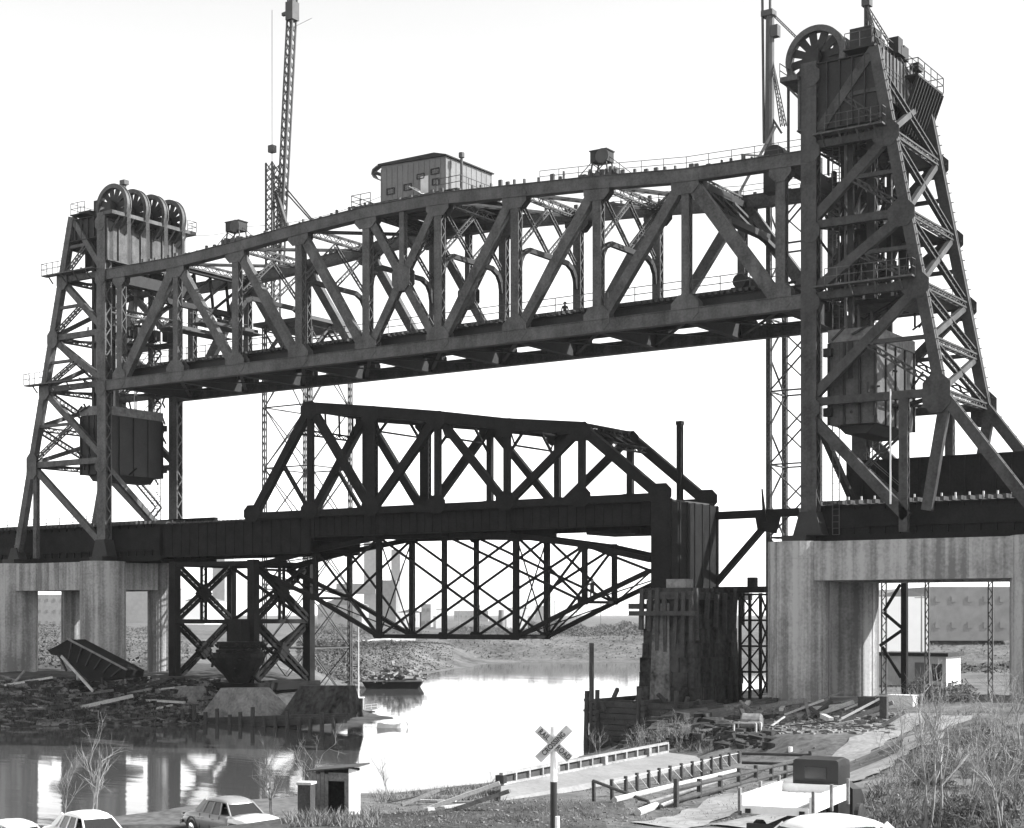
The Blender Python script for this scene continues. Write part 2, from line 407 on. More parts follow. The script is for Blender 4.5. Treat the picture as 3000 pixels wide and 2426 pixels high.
# ------------------------------------------------------------------ lift span (raised), its hoist house and boxes
YU = V((0, 1, 0)); ZU = V((0, 0, 1)); XU = V((1, 0, 0))
PN = 7.6
TZ = [h + EYE for h in (32.65, 32.65, 33.06, 33.6, 34.0, 34.0, 33.5, 33.0, 32.35, 32.1)]
BZ = 31.5
SPAN = thing('lift_span', 'long riveted steel through truss raised high between the two lift towers', 'lift bridge span', (34.2, W / 2, BZ))
def part(mb, name, root, m=STEEL, **k): return mb.build(name, m, root, **k)
def gusset(root, name, x, y, z, w_, h_, th=.03, m=STEEL, cut=.3):
    c = min(w_, h_) * cut
    poly = [(x-w_/2+c, y, z-h_/2), (x+w_/2-c, y, z-h_/2), (x+w_/2, y, z-h_/2+c), (x+w_/2, y, z+h_/2-c), (x+w_/2-c, y, z+h_/2), (x-w_/2+c, y, z+h_/2), (x-w_/2, y, z+h_/2-c), (x-w_/2, y, z-h_/2+c)]
    mb = MB(); mb.prism(poly, (0, th, 0)); mb.build(name, m, root)
DIAG = [('T',1,'B',0,'box'),('T',1,'B',2,'box'),('T',2,'B',3,'box'),('T',3,'B',4,'box'),('T',4,'B',5,'laced'),('B',4,'T',5,'laced'),('B',5,'T',6,'box'),('B',6,'T',7,'box'),('B',7,'T',8,'box'),('T',8,'B',9,'box')]
for y in (0, W):
    T = [V((PN * i, y, TZ[i])) for i in range(10)]; B = [V((PN * i, y, BZ)) for i in range(10)]
    for i in range(9):
        mb = MB(); p, q = T[i], T[i+1]
        if i == 0: p = p - V((2.0, 0, 0))
        if i == 8: q = q + V((2.6, 0, 0))
        mb.bar(p, q, .92, .66, YU); mb.bar(p + ZU*.475, q + ZU*.475, .05, .86, YU); mb.bar(p - ZU*.475, q - ZU*.475, .05, .86, YU)
        part(mb, 'top_chord', SPAN)
        mb = MB(); p, q = B[i], B[i+1]
        if i == 0: p = p - V((2.0, 0, 0))
        if i == 8: q = q + V((2.4, 0, 0))
        mb.bar(p, q, .95, .66, YU); mb.bar(p + ZU*.49, q + ZU*.49, .05, .84, YU)
        part(mb, 'bottom_chord', SPAN)
    for i in range(10):
        mb = MB(); mb.laced(B[i] + ZU*.4, T[i] - ZU*.4, .74 if i not in (1, 8) else .62, .62, YU, pitch=.75)
        part(mb, 'vertical', SPAN)
    for a, i, b, j, st in DIAG:
        p = (T if a == 'T' else B)[i]; q = (T if b == 'T' else B)[j]; mb = MB()
        wd = .98 if abs(i - j) == 1 and (i, j) in ((1, 0), (8, 9)) else .78
        if st == 'box': mb.bar(p, q, wd, .56, YU)
        else: mb.laced(p, q, .7, .5, YU, pitch=.8)
        part(mb, 'diagonal', SPAN)
    for sgn in (-1, 1):
        for i in range(10):
            gw = 2.3 if 0 < i < 9 else 1.7
            gusset(SPAN, 'gusset_plate', T[i].x, y + sgn*.345 - .015, T[i].z - .55, gw, 1.7)
            gusset(SPAN, 'gusset_plate', B[i].x, y + sgn*.345 - .015, B[i].z + .55, gw, 2.0)
        gusset(SPAN, 'gusset_plate', PN*4.5, y + sgn*.33 - .015, (TZ[4] + BZ)/2, 1.9, 2.2)
    mb = MB(); mb.laced(V((PN*4.5, y, TZ[4] - .3)), V((PN*4.5, y, (TZ[4]+BZ)/2 + .8)), .5, .5, YU); part(mb, 'hanger', SPAN)
# floor
for i in range(10):
    mb = MB(); x = PN * i; mb.box(x - .05, x + .05, .36, W - .36, BZ - .42, BZ + 1.44); mb.box(x - .28, x + .28, .36, W - .36, BZ - .45, BZ - .42); mb.box(x - .28, x + .28, .36, W - .36, BZ + 1.44, BZ + 1.48)
    part(mb, 'floor_beam', SPAN, DARK)
for y in (1.5, 3.3, 6.0, 7.8):
    mb = MB(); mb.box(-.3, 68.7, y - .04, y + .04, BZ + .8, BZ + 1.5); mb.box(-.3, 68.7, y - .22, y + .22, BZ + 1.5, BZ + 1.56); mb.box(-.3, 68.7, y - .22, y + .22, BZ + .75, BZ + .8)
    part(mb, 'stringer', SPAN, DARK)
mb = MB()
for k in range(136): x = .2 + k * .5; mb.box(x - .13, x + .13, .9, W - .9, BZ + 1.565, BZ + 1.8)
part(mb, 'ties', SPAN, TIMD, kind='stuff')
for y in (1.7, 3.1, 6.2, 7.6):
    mb = MB(); mb.box(-.3, 68.7, y - .06, y + .06, BZ + 1.805, BZ + 1.98); part(mb, 'rail', SPAN, DARK)
for y in (1.05, W - 1.05):
    mb = MB(); mb.rail([(.5, y, BZ + 1.8), (67.8, y, BZ + 1.8)], 1.1, 2.4, .035); part(mb, 'walkway_railing', SPAN, STEEL)
# top laterals, sway frames, portals
for i in range(1, 8):
    for (ya, yb) in ((.3, W - .3), (W - .3, .3)):
        mb = MB(); mb.lattice(V((PN*i, ya, TZ[i] - .1)), V((PN*(i+1), yb, TZ[i+1] - .1)), .55, .2, ZU, .1, .07, .55); part(mb, 'top_lateral', SPAN)
for i in range(9):
    for (ya, yb) in ((.3, W - .3), (W - .3, .3)):
        mb = MB(); mb.bar(V((PN*i, ya, BZ - .25 + (.08 if ya > 1 else 0))), V((PN*(i+1), yb, BZ - .25 + (.08 if ya > 1 else 0))), .3, .07, ZU); part(mb, 'bottom_lateral', SPAN, DARK)
for i in range(1, 9):
    x = PN * i; z = TZ[i]
    mb = MB(); mb.lattice(V((x, .3, z + .05)), V((x, W - .3, z + .05)), .7, .5, XU, .12, .08, .7); part(mb, 'top_strut', SPAN)
    if 2 <= i <= 7:
        zl = z - 4.3
        mb = MB(); pts = [V((x, .35, zl - 1.9)), V((x, .55, zl - 1.0)), V((x, 1.0, zl - .35)), V((x, 1.8, zl)), V((x, W - 1.8, zl)), V((x, W - 1.0, zl - .35)), V((x, W - .55, zl - 1.0)), V((x, W - .35, zl - 1.9))]
        for k in range(7): mb.bar(pts[k], pts[k+1], .4, .32, XU)
        part(mb, 'sway_strut', SPAN, DARK)
        for ya, yb in ((.5, W/2), (W - .5, W/2)):
            mb = MB(); mb.lattice(V((x, ya, z - .6)), V((x, yb, zl + .2)), .42, .16, XU, .09, .06, .42); part(mb, 'sway_brace', SPAN)
            mb = MB(); mb.lattice(V((x, ya, zl + .2)), V((x, yb, z - .5)), .42, .16, XU, .09, .06, .42); part(mb, 'sway_brace', SPAN)
for (it, ib) in ((1, 0), (8, 9)):
    for f0, f1, nm in ((.03, .03, 'portal_strut'), (.30, .30, 'portal_strut')):
        c = V((PN * (it + (ib - it) * f0), 0, TZ[it] + (BZ - TZ[it]) * f0)); mb = MB(); mb.bar(c + YU*.3, c + YU*(W - .3), .5, .55, XU); part(mb, nm, SPAN, DARK)
    a = V((PN * (it + (ib-it)*.06), 0, TZ[it] + (BZ-TZ[it])*.06)); b = V((PN * (it + (ib-it)*.29), 0, TZ[it] + (BZ-TZ[it])*.29))
    n = 4
    for k in range(n):
        y0 = .4 + (W - .8) * k / n; y1 = .4 + (W - .8) * (k + 1) / n
        mb = MB(); mb.bar(a + YU*y0, b + YU*y1, .22, .22, XU); mb.bar(b + YU*y0, a + YU*y1, .22, .22, XU); part(mb, 'portal_lattice', SPAN, DARK)
    for y0, sg in ((.35, 1), (W - .35, -1)):
        mb = MB(); c = b + YU * y0; dn = (b - a).normalized()
        pts = [c + dn*2.6, c + dn*1.4 + YU*sg*.35, c + dn*.6 + YU*sg*1.0, c + dn*.1 + YU*sg*2.2]
        for k in range(3): mb.bar(pts[k], pts[k+1], .35, .4, XU)
        part(mb, 'knee_brace', SPAN, DARK)
# rail line and stubs along the top chords
mb = MB()
for y in (-.1, W + .1):
    mb.rail([(PN*6.3, y, TZ[6] + .5 - .3*.5), (PN*7, y, TZ[7] + .5), (PN*8, y, TZ[8] + .5), (PN*9 + 1.6, y, TZ[9] + .5)], .9, 1.9, .025)
    for k in range(70):
        x = 3 + k * .93 + R.uniform(-.4, .4); i = min(8, int(x / PN)); zt = TZ[i] + (TZ[i+1]-TZ[i]) * (x/PN - i) + .5
        mb.box(x, x + R.uniform(.1, .35), y - .1, y + .1, zt, zt + R.uniform(.12, .4) * (1.8 if 42 < x < 55 else 1))
part(mb, 'chord_fittings', SPAN, RIG, kind='stuff')
# gantry platforms hung between the trusses at the left end
for x in (5.2, 9.4):
    mb = MB(); mb.box(x - .05, x + .05, .5, W - .5, 36.5, 37.0); mb.box(x - .9, x + .9, .5, W - .5, 36.42, 36.5); mb.rail([(x - .8, .6, 36.5), (x - .8, W - .6, 36.5)], 1.0, 1.0, .03)
    part(mb, 'inspection_gangway', SPAN, RIG)

# hoist house on top of the span
HY0, HY1 = 2.0, 8.6
hl = at(1117, 577, HY0); hr = at(1306, 560, HY0); HX0, HX1 = hl.x, hr.x
HZ0 = TZ[4] + .95; HZ1 = at(1306, 441, HY0).z
HOUSE_ = thing('hoist_house', 'windowed sheet metal machinery house standing on top of the raised lift span', 'machinery house', ((HX0 + HX1)/2, (HY0+HY1)/2, HZ0))
mb = MB(); mb.box(HX0, HX1, HY0, HY1, HZ0, HZ1 - .45); mb.prism([(HX0, HY0, HZ1 - .451), (HX1, HY0, HZ1 - .451), (HX1, HY0, HZ1 - .45), (HX0, HY0, HZ1 - .1)], (0, HY1 - HY0, 0))
part(mb, 'wall', HOUSE_, HOUSE)
mb = MB()
for k in range(13): x = HX0 + (HX1 - HX0) * k / 12; mb.box(x - .04, x + .04, HY0 - .035, HY0 + .001, HZ0, HZ1 - .5)
for k in range(10): y = HY0 + (HY1 - HY0) * k / 9; mb.box(HX1 - .001, HX1 + .035, y - .04, y + .04, HZ0, HZ1 - .5)
part(mb, 'wall_ribs', HOUSE_, HOUSE, kind='stuff')
mb = MB(); mb.prism([(HX0 - .25, HY0 - .2, HZ1 - .02), (HX1 - 1.1, HY0 - .2, HZ1 - .02), (HX1 + .2, HY0 - .2, HZ1 - .36), (HX1 + .2, HY0 - .2, HZ1 - .46), (HX0 - .25, HY0 - .2, HZ1 - .2)], (0, HY1 - HY0 + .4, 0)); part(mb, 'roof', HOUSE_, DARK)
mb = MB(); pts = [(HX0 - .02, HZ1 - .1), (HX0 - .5, HZ1 - .12), (HX0 - .95, HZ1 - .35), (HX0 - 1.05, HZ1 - .7), (HX0 - .8, HZ1 - 1.05), (HX0 - .3, HZ1 - 1.3), (HX0 - .02, HZ1 - 1.4)]
for k in range(6): mb.bar(V((pts[k][0], HY0 + .25, pts[k][1])), V((pts[k+1][0], HY0 + .25, pts[k+1][1])), .1, .6, YU)
mb.bar(V((HX0 - 1.0, HY0 + .2, HZ1 - .5)), V((HX0 - 1.0, HY1 - .4, HZ1 - .5)), .5, .12); part(mb, 'end_canopy', HOUSE_, HOUSE)
for fx, fz, ww, hh in ((.62, .53, .75, .4), (.84, .58, .85, .45), (.85, .34, .7, .5), (.15, .32, .8, .5), (.42, .34, .8, .5)):
    x = HX0 + (HX1 - HX0) * fx; z = HZ0 + (HZ1 - HZ0) * fz
    mb = MB(); mb.bar(V((x - ww/2, HY0 - .02, z - hh/2)), V((x + ww/2, HY0 - .02, z - hh/2)), .1, .08); mb.bar(V((x - ww/2, HY0 - .02, z + hh/2)), V((x + ww/2, HY0 - .02, z + hh/2)), .1, .08)
    for s_ in (-1, 1): mb.bar(V((x + s_*ww/2, HY0 - .02, z - hh/2)), V((x + s_*ww/2, HY0 - .02, z + hh/2)), .08, .1)
    wf = part(mb, 'window', HOUSE_, DARK)
    mb = MB(); mb.box(x - ww/2, x + ww/2, HY0 - .014, HY0 - .004, z - hh/2, z + hh/2); mb.build('pane', GLASS, wf)
mb = MB(); x = HX0 + (HX1-HX0)*.68; mb.box(x - .4, x + .4, HY0 - .05, HY0 - .003, HZ0, HZ0 + 1.9); part(mb, 'door', HOUSE_, PALE)
mb = MB(); mb.box(HX0 - 2.2, HX1 + 2.2, .6, HY0 - .004, HZ0 - .12, HZ0 - .02); mb.box(HX1 + .05, HX1 + 2.6, HY0, HY1, HZ0 - .12, HZ0 - .02); mb.box(HX0 - 2.2, HX0 - .05, HY0, HY1, HZ0 - .12, HZ0 - .02)
for y in (HY0 + .3, HY1 - .3): mb.box(HX0 - 2, HX1 + 2, y - .2, y + .2, HZ0 - .95, HZ0 - .125)
part(mb, 'platform', HOUSE_, DARK)
mb = MB(); mb.rail([(HX0 - .1, .65, HZ0 - .02), (HX0 - 2.2, .65, HZ0 - .02), (HX0 - 2.2, HY1, HZ0 - .02)], 1.0, 1.1, .03); mb.rail([(HX1 + .1, .65, HZ0 - .02), (HX1 + 2.5, .65, HZ0 - .02), (HX1 + 2.5, HY1, HZ0 - .02)], 1.0, 1.1, .03); part(mb, 'platform_railing', HOUSE_, STEEL)
mb = MB(); xs = HX0 + (HX1-HX0)*.75
for s_ in (-.35, .35): mb.bar(V((xs - 1.2, 1.2 + s_, HZ0 + .9)), V((xs + 1.4, 1.2 + s_, HZ0 - .7)), .22, .05)
for k in range(7): f = (k + .5)/7; mb.box(xs - 1.2 + 2.6*f - .12, xs - 1.2 + 2.6*f + .12, .85, 1.55, HZ0 + .9 - 1.6*f, HZ0 + .94 - 1.6*f)
part(mb, 'stair', HOUSE_, PALE)
mb = MB(); mb.tube((HX1 + .9, HY0 + 1, HZ0), (HX1 + .9, HY0 + 1, HZ1 - .1), .12); mb.tube((HX1 + .9, HY0 + 1, HZ1 - .5), (HX1 + .9, HY0 + 1, HZ1 - .1), .25); part(mb, 'stack_pipe', HOUSE_, RIG)

def chord_box(label, pxl, pxr, pyt, pyb, Y, node):
    a = at(pxl, pyb, Y); b = at(pxr, pyt, Y); zc = TZ[node] + .5
    r_ = thing('sheave_box', label, 'sheave housing', ((a.x+b.x)/2, Y, zc), 'sheave housings on the top chord')
    x0, x1 = a.x, a.x + (b.x - a.x) * .78; z0, z1 = a.z, b.z - .1
    mb = MB(); mb.box(x0, x1, Y - .15, Y + 1.0, z0, z1); mb.box(x0 - .08, x1 + .08, Y - .2, Y + 1.05, z1, z1 + .08); mb.build('housing', DARK, r_)
    mb = MB(); mb.lathe(((x0+x1)/2 + .35, Y - .22, (z0+z1)/2 - .05), (0, 1, 0), [(.02, 0), (.5, 0), (.58, .04), (.58, .06), (.3, .07)], 18); mb.build('drum', RIG, r_)
    mb = MB()
    for xx in (x0 + .12, x1 - .12):
        for yy in (Y, Y + .9): mb.bar((xx + (.25 if xx > x0 + .5 else -.25), yy, zc), (xx, yy, z0), .1, .1)
    mb.bar((x0 - .1, Y, zc), (x1, Y, z0), .06, .06); mb.bar((x1 + .1, Y, zc), (x0, Y, z0), .06, .06)
    for s_ in (-1, 1): mb.bar(((x0+x1)/2 + s_*2.6, Y + .4, zc), ((x0+x1)/2 + s_*.5, Y + .4, z1 - .3), .05, .05)
    mb.build('frame', RIG, r_)
    mb = MB()
    for k in range(26): xx = (x0+x1)/2 + R.uniform(-1.8, 1.8); hh = R.uniform(.15, .55); mb.box(xx, xx + R.uniform(.08, .4), Y + R.uniform(-.4, .2), Y + R.uniform(.3, .8), zc - .02, zc + hh)
    mb.build('fittings', RIG, r_, kind='stuff')
chord_box('small dark sheave box on the top chord near the left tower', 664, 713, 641, 680, .1, 2)
chord_box('small dark sheave box with drum on the top chord, left of the right tower', 1732, 1792, 431, 478, .1, 7)
c = at(2290, 440, 5.5); mb = MB(); mb.lathe((c.x - .7, 5.5, c.z - .3), (0, 1, 0), [(.02, 0), (.8, 0), (.85, .05), (.85, 1.0), (.02, 1.05)], 20); mb.box(c.x - 1.5, c.x + .1, 5.5, 6.5, c.z - 3, c.z - .35); part(mb, 'guide_casing', SPAN, DARK)
c = at(2195, 868, 4.5); mb = MB(); mb.box(c.x - 1.3, c.x + 1.3, 4, 5.6, BZ + 1.81, BZ + 2.6); mb.tube((c.x - .5, 3.8, BZ + 3.0), (c.x - .5, 5.8, BZ + 3.0), .55, .55, 14); mb.bar((c.x - 1.2, 4.6, BZ + 2.6), (c.x + .1, 4.8, BZ + 4.3), .14, .14); mb.bar((c.x + 1.2, 4.6, BZ + 2.6), (c.x + .1, 4.8, BZ + 4.3), .14, .14); mb.tube((c.x + .7, 4.2, BZ + 2.9), (c.x + .7, 5.4, BZ + 2.9), .4, .4, 12); tag(mb.build('winch', DARK), 'dark hoisting winch with small frame on the raised deck near the right tower', 'winch')
for x in (-.2, 68.5):
    mb = MB(); z = TZ[0] - .3; mb.box(x - .3, x + .3, -.3, W + .3, z - .7, z + .35)
    part(mb, 'lifting_girder', SPAN, DARK)
# ------------------------------------------------------------------ lift towers
LV = [14.6 + .5, 24.4, 31.8, 36.8, 42.4, 48.4]
def tower(side, label):
    X = XLt if side == 'L' else XRt
    sg = -1 if side == 'L' else 1
    def RU(z):                                           # rear leg: distance outward at a level
        if side == 'R': return float(np.interp(z, [14.0, 24.4, 48.4], [17.2, 9.4, 4.7]))
        return float(np.interp(z, [14.0, 48.4], [13.2, 4.5]))
    P = lambda u, y, z: V((X(u), y, z))
    root = thing('lift_tower', label, 'lift bridge tower', (X(4), W / 2, 15.1), 'lift towers')
    pt = lambda mb, nm, m=STEEL, **k: mb.build(nm, m, root, **k)
    main = STEEL if side == 'L' else TSTEEL
    for y in (0, W):
        sy = 1 if y == 0 else -1
        mb = MB(); mb.laced(P(0, y, LV[0]), P(0, y, 48.2), 1.15, .85, YU, .12, .12, 1.0); mb.box(X(0) - .2, X(0) + .2, y - .3, y + .3, LV[0], 48)
        pt(mb, 'column', main)
        zs = [LV[0] - .1] + LV[1:]
        for k in range(5):
            a, b = P(RU(zs[k]), y, zs[k]), P(RU(zs[k+1]), y, zs[k+1])
            mb = MB(); mb.bar(a, b, .74, .62, YU); mb.bar(a - XU*sg*.0 + YU*.0, b, .80, .1, YU); pt(mb, 'rear_leg', main)
        for k in range(1, 5):
            z = LV[k]; mb = MB()
            mb.laced(P(.4, y, z), P(RU(z) - .2, y, z), .55, .45, YU, .07, .07, .6); pt(mb, 'strut', main)
        for k in range(0, 5):
            z0, z1 = LV[k], LV[k+1]
            if k == 0:
                if side == 'R':
                    um = 8.4
                    for ua, ub, za, zb in ((.2, um - 1.4, 23.2, z0 + 1.0), (RU(24), um, 24.0, z0 + 1.4)):
                        mb = MB(); mb.bar(P(ua, y, za), P(ub, y, zb), .72, .5, YU); pt(mb, 'diagonal', main)
                    mb = MB(); mb.laced(P(um - 1.6, y, z0), P(um - 1.6, y, 24.2), .6, .5, YU, .08, .08, .7); pt(mb, 'post', main)
                else:
                    mb = MB(); mb.bar(P(RU(z1), y, z1), P(.2, y, z0 + 1.2), .62, .45, YU); pt(mb, 'diagonal', main)
                    zm = (z0 + z1) / 2
                    mb = MB(); mb.laced(P(RU(z1) - .6, y, z0), P(RU(z1) - .6, y, z1), .5, .45, YU, .07, .07, .6); pt(mb, 'post', main)
                continue
            mb = MB(); mb.bar(P(RU(z1), y, z1 - .1), P(.1, y, z0 + .3), .68 if side == 'R' else .6, .45, YU); pt(mb, 'diagonal', main)
            um = (RU(z1) + .1) / 2; zm = (z1 + z0) / 2 + .1
            mb = MB(); mb.lattice(P(RU(z0) + .05, y, z0 + .2), P(um, y, zm), .42, .4, YU, .1, .07, .5); pt(mb, 'sub_diagonal', main)
            mb = MB(); mb.bar(P(RU(zm), y, zm), P(um, y, zm), .28, .3, YU); pt(mb, 'sub_strut', main)
        for k in range(1, 6):
            z = LV[k]
            if k < 5: gusset(root, 'gusset_plate', X(RU(z) - .25), y - .36 * sy - .015, z - .1, 1.9 if side == 'R' else 1.5, 1.8 if k > 1 else 2.6, m=main)
            gusset(root, 'gusset_plate', X(.15), y - .45 * sy - .015, z - .5 if k < 5 else z - 1.2, 1.4, 1.5, m=main)
        # shoe
        mb = MB(); u = RU(LV[0]); x = X(u); mb.prism([(x - .9, y - .5, LV[0] - .04), (x + .9, y - .5, LV[0] - .04), (x + .35, y - .5, LV[0] + 1.1), (x - .35, y - .5, LV[0] + 1.1)], (0, 1.0, 0)); mb.build('shoe', DARK, root)
        mb = MB(); x = X(0); mb.prism([(x - 1.1, y - .6, LV[0] - .04), (x + 1.1, y - .6, LV[0] - .04), (x + .6, y - .6, LV[0] + 1.6), (x - .6, y - .6, LV[0] + 1.6)], (0, 1.2, 0)); mb.build('shoe', DARK, root)
    # rear face: cross struts, plain diagonals and laced diagonals
    zr = [24.4, 28.0, 31.8, 36.8, 42.4, 47.2]
    for k, z in enumerate(zr):
        mb = MB(); mb.lattice(P(RU(z), .3, z), P(RU(z), W - .3, z), .5, .45, XU, .12, .08, .6); pt(mb, 'rear_strut', main)
        if k < 5:
            z1 = zr[k+1]
            mb = MB(); mb.bar(P(RU(z1), W - .3, z1 - .2), P(RU(z), .3, z + .3), .42, .3, XU); pt(mb, 'rear_diagonal', main)
            mb = MB(); mb.lattice(P(RU(z1), .3, z1 - .2), P(RU(z), W - .3, z + .3), .6, .3, XU, .1, .08, .55, True); pt(mb, 'rear_diagonal', main)
            mb = MB(); mb.box(-.6, .6, 0, .03, -.6, .6)
    zb = LV[0]
    # front face: struts above the train clearance, bottom cross bracing
    for z in (42.6, 39.0):
        mb = MB(); mb.lattice(P(.1, .4, z), P(.1, W - .4, z), .6, .5, XU, .12, .08, .6); pt(mb, 'front_strut', main)
    mb = MB(); mb.bar(P(.05, .3, 23.8), P(.05, W - .4, 16.8), .5, .4, XU); pt(mb, 'front_diagonal', main)
    # inner cross frames at mid bays
    for z in LV[1:5]:
        mb = MB(); mb.lattice(P(.4, .3, z - .05), P(RU(z) - .4, W - .3, z - .05), .45, .2, ZU, .1, .07, .5); pt(mb, 'cross_brace', DARK)
        mb = MB(); mb.lattice(P(.4, W - .3, z - .2), P(RU(z) - .4, .3, z - .2), .45, .2, ZU, .1, .07, .5); pt(mb, 'cross_brace', DARK)
    # top: deep side girders darkened to stand for shade, front girder with stiffeners, floor, platform
    d = 4.6 if side == 'R' else 2.0
    for y in (0, W):
        mb = MB(); zt = 48.0; zb_ = zt - d; u1 = RU(47)
        a, b = sorted((X(-.55), X(u1))); mb.box(a, b, y - .06, y + .06, zb_, zt); mb.box(a, b, y - .3, y + .3, zt, zt + .06); mb.box(a, b, y - .3, y + .3, zb_ - .06, zb_)
        n = 6
        for k in range(n + 1): x = a + (b - a) * k / n; mb.box(x - .04, x + .04, y - .25, y + .25, zb_, zt)
        pt(mb, 'side_girder', DARK)
    mb = MB(); x = X(-.62); mb.box(x - .05, x + .05, -.35, W + .35, 43.6, 47.4); mb.box(x - .3, x + .3, -.35, W + .35, 47.4, 47.48); mb.box(x - .3, x + .3, -.35, W + .35, 43.5, 43.6)
    for k in range(8): y = -.3 + (W + .6) * k / 7; mb.box(x - .22, x + .22, y - .05, y + .05, 43.6, 47.4)
    pt(mb, 'front_girder', STEEL)
    mb = MB(); x = X(RU(46.5)); mb.box(x - .05, x + .05, .3, W - .3, 45.2, 48.4)
    for k in range(14): y = .3 + (W - .6) * k / 13; mb.box(x - .14, x + .14, y - .05, y + .05, 45.2, 48.4)
    pt(mb, 'rear_girder', STEEL)
    mb = MB(); a, b = sorted((X(2.5), X(RU(48)))); mb.box(a, b, -.3, W + .3, 48.5, 48.6)
    pt(mb, 'machinery_floor', DARK)
    mb = MB(); xp = X(-2.0); z = 47.4 if side == 'R' else 48.1; x0, x1 = sorted((X(-.7), xp)); mb.box(x0, x1, -.8, W + .9, z - .35, z); pt(mb, 'front_walkway', STEEL)
    for k in range(6): y = .2 + (W - .4) * k / 5; mb = MB(); mb.bar(P(-.7, y, z - 1.7), P(-1.9, y, z - .36), .14, .14); pt(mb, 'walkway_bracket', STEEL)
    mb = MB(); mb.rail([P(-2.0, -.8, z), P(-2.0, W + .9, z)], 1.0, 1.3, .03) if side == 'R' else mb.rail([P(-.8, W + .9, z), P(-2.0, W + .9, z), P(-2.0, W - .3, z)], 1.0, .8, .03)
    pt(mb, 'walkway_railing', STEEL); mb = MB(); mb.rail([P(2.6, -.2, 48.6), P(RU(48) , -.2, 48.6), P(RU(48), W + .2, 48.6)], 1.1, 1.2, .03); pt(mb, 'top_railing', STEEL)
    # cantilevered rear platform on sloping brackets
    if side == 'R':
        y0, y1, u0 = 4.6, W + .6, RU(47.6)
        mb = MB(); a, b = sorted((X(u0 - .2), X(u0 + 1.25))); mb.box(a, b, y0, y1, 47.55, 47.7); pt(mb, 'rear_platform', DARK)
        for k in range(11): y = y0 + .1 + (y1 - y0 - .2) * k / 10; mb = MB(); mb.bar(P(u0 - .1, y, 44.0), P(u0 + 1.2, y, 47.5), .26, .09, YU); pt(mb, 'platform_bracket', DARK)
        mb = MB(); mb.rail([P(u0 + 1.25, y0, 47.7), P(u0 + 1.25, y1, 47.7), P(u0, y1, 47.7)], 1.1, 1.2, .035); mb.rail([P(u0, y0, 47.7), P(u0 + 1.25, y0, 47.7)], 1.1, 1.2, .035); pt(mb, 'platform_railing', STEEL)
    # platforms on the rear legs
    for z in ((42.5, 31.9) if side == 'L' else (42.5, 31.9)):
        mb = MB(); u = RU(z); ex = 1.9 if side == 'L' else -.2
        a, b = sorted((X(.6), X(u + ex))); mb.box(a, b, -1.1, -.4, z + .3, z + .42); pt(mb, 'platform', STEEL); mb = MB(); mb.box(a, b, W + .4, W + 1.1, z + .3, z + .42); pt(mb, 'platform', STEEL); mb = MB()
        if side == 'R': mb.box(a, b, 3.5, W - .5, z - .35, z - .2)
        for k in range(4): x = a + (b - a) * (k + .5) / 4; mb.bar((x, -1.05, z + .3), (x, -.4, z - .4), .1, .1)
        pt(mb, 'platform_bracket', STEEL, kind='stuff')
        mb = MB(); mb.rail([P(u - 1.4 if side == 'L' else 1.5, -1.1, z + .42), P(u + ex, -1.1, z + .42), P(u + ex, -.4, z + .42)], 1.1, .9, .03)
        pt(mb, 'platform_railing', STEEL); mb = MB(); mb.rail([P(1.0, W + 1.1, z + .42), P(u + ex, W + 1.1, z + .42), P(u + ex, W + .4, z + .42)], 1.1, 1.2, .03); pt(mb, 'platform_railing', STEEL)
    # stairs zigzag inside, ladder, machinery clutter
    mb = MB(); z = LV[0]; k = 0
    while z < 46:
        ua, ub = (1.2, 4.2) if k % 2 == 0 else (4.2, 1.2); y = W - 2.2 if side == 'R' else W - 1.2
        for s_ in (-.4, .4): mb.bar(P(ua, y + s_, z), P(ub, y + s_, z + 2.6), .2, .05, YU); mb.bar(P(ua, y + s_, z + .9), P(ub, y + s_, z + 3.5), .05, .05, YU)
        for j in range(9): c = P(ua + (ub - ua) * (j + .5) / 9, y, z + 2.6 * (j + .5) / 9); mb.box(c.x - .13, c.x + .13, y - .4, y + .4, c.z, c.z + .04)
        z += 2.6; k += 1
    pt(mb, 'stair', RIG)
    mb = MB()
    for (u, y) in ((1.5, W - .9), (1.5, .9)):
        for s_ in (-.25, .25): mb.bar(P(u + s_, y, LV[0]), P(u + s_, y, 46), .06, .06)
        for j in range(70): mb.bar(P(u - .25, y, LV[0] + .45 * j), P(u + .25, y, LV[0] + .45 * j), .04, .04)
    pt(mb, 'ladder', RIG)
    mb = MB()
    for u, y in ((2.6, 1.0), (2.6, W - 1.0), (4.0, W / 2)): mb.bar(P(u, y, 26), P(u, y, 46), .34, .34)
    pt(mb, 'counterweight_guide', DARK)
    mb = MB(); rr = random.Random(5 if side == 'R' else 6)
    for k in range(260 if side == 'R' else 60):
        u = rr.uniform(.6, 4); y = rr.uniform(.8, W - .8); z = rr.choice([42.7, 37.0, 32.0, 44.5, 40, 34]) if side == 'R' else rr.choice([42.7, 32.0, 37])
        p = P(u, y, z); s1, s2, s3 = rr.uniform(.15, .9), rr.uniform(.15, .9), rr.uniform(.2, 1.3)
        if rr.random() < .5: mb.box(p.x, p.x + s1, p.y, p.y + s2, p.z, p.z + s3)
        else: mb.bar(p, p + V((rr.uniform(-1.5, 1.5), rr.uniform(-1.5, 1.5), rr.uniform(.6, 2.5))), .14, .14)
    pt(mb, 'machinery', DARK, kind='stuff')
    mb = MB()
    for y in (0, W):
        for k in range(46):
            z = 15 + k * .72; mb.bar(P(RU(z) + .36, y + (.2 if y else -.2), z), P(RU(z) + .56, y + (.2 if y else -.2), z), .06, .06)
    pt(mb, 'step_iron', RIG, kind='stuff')
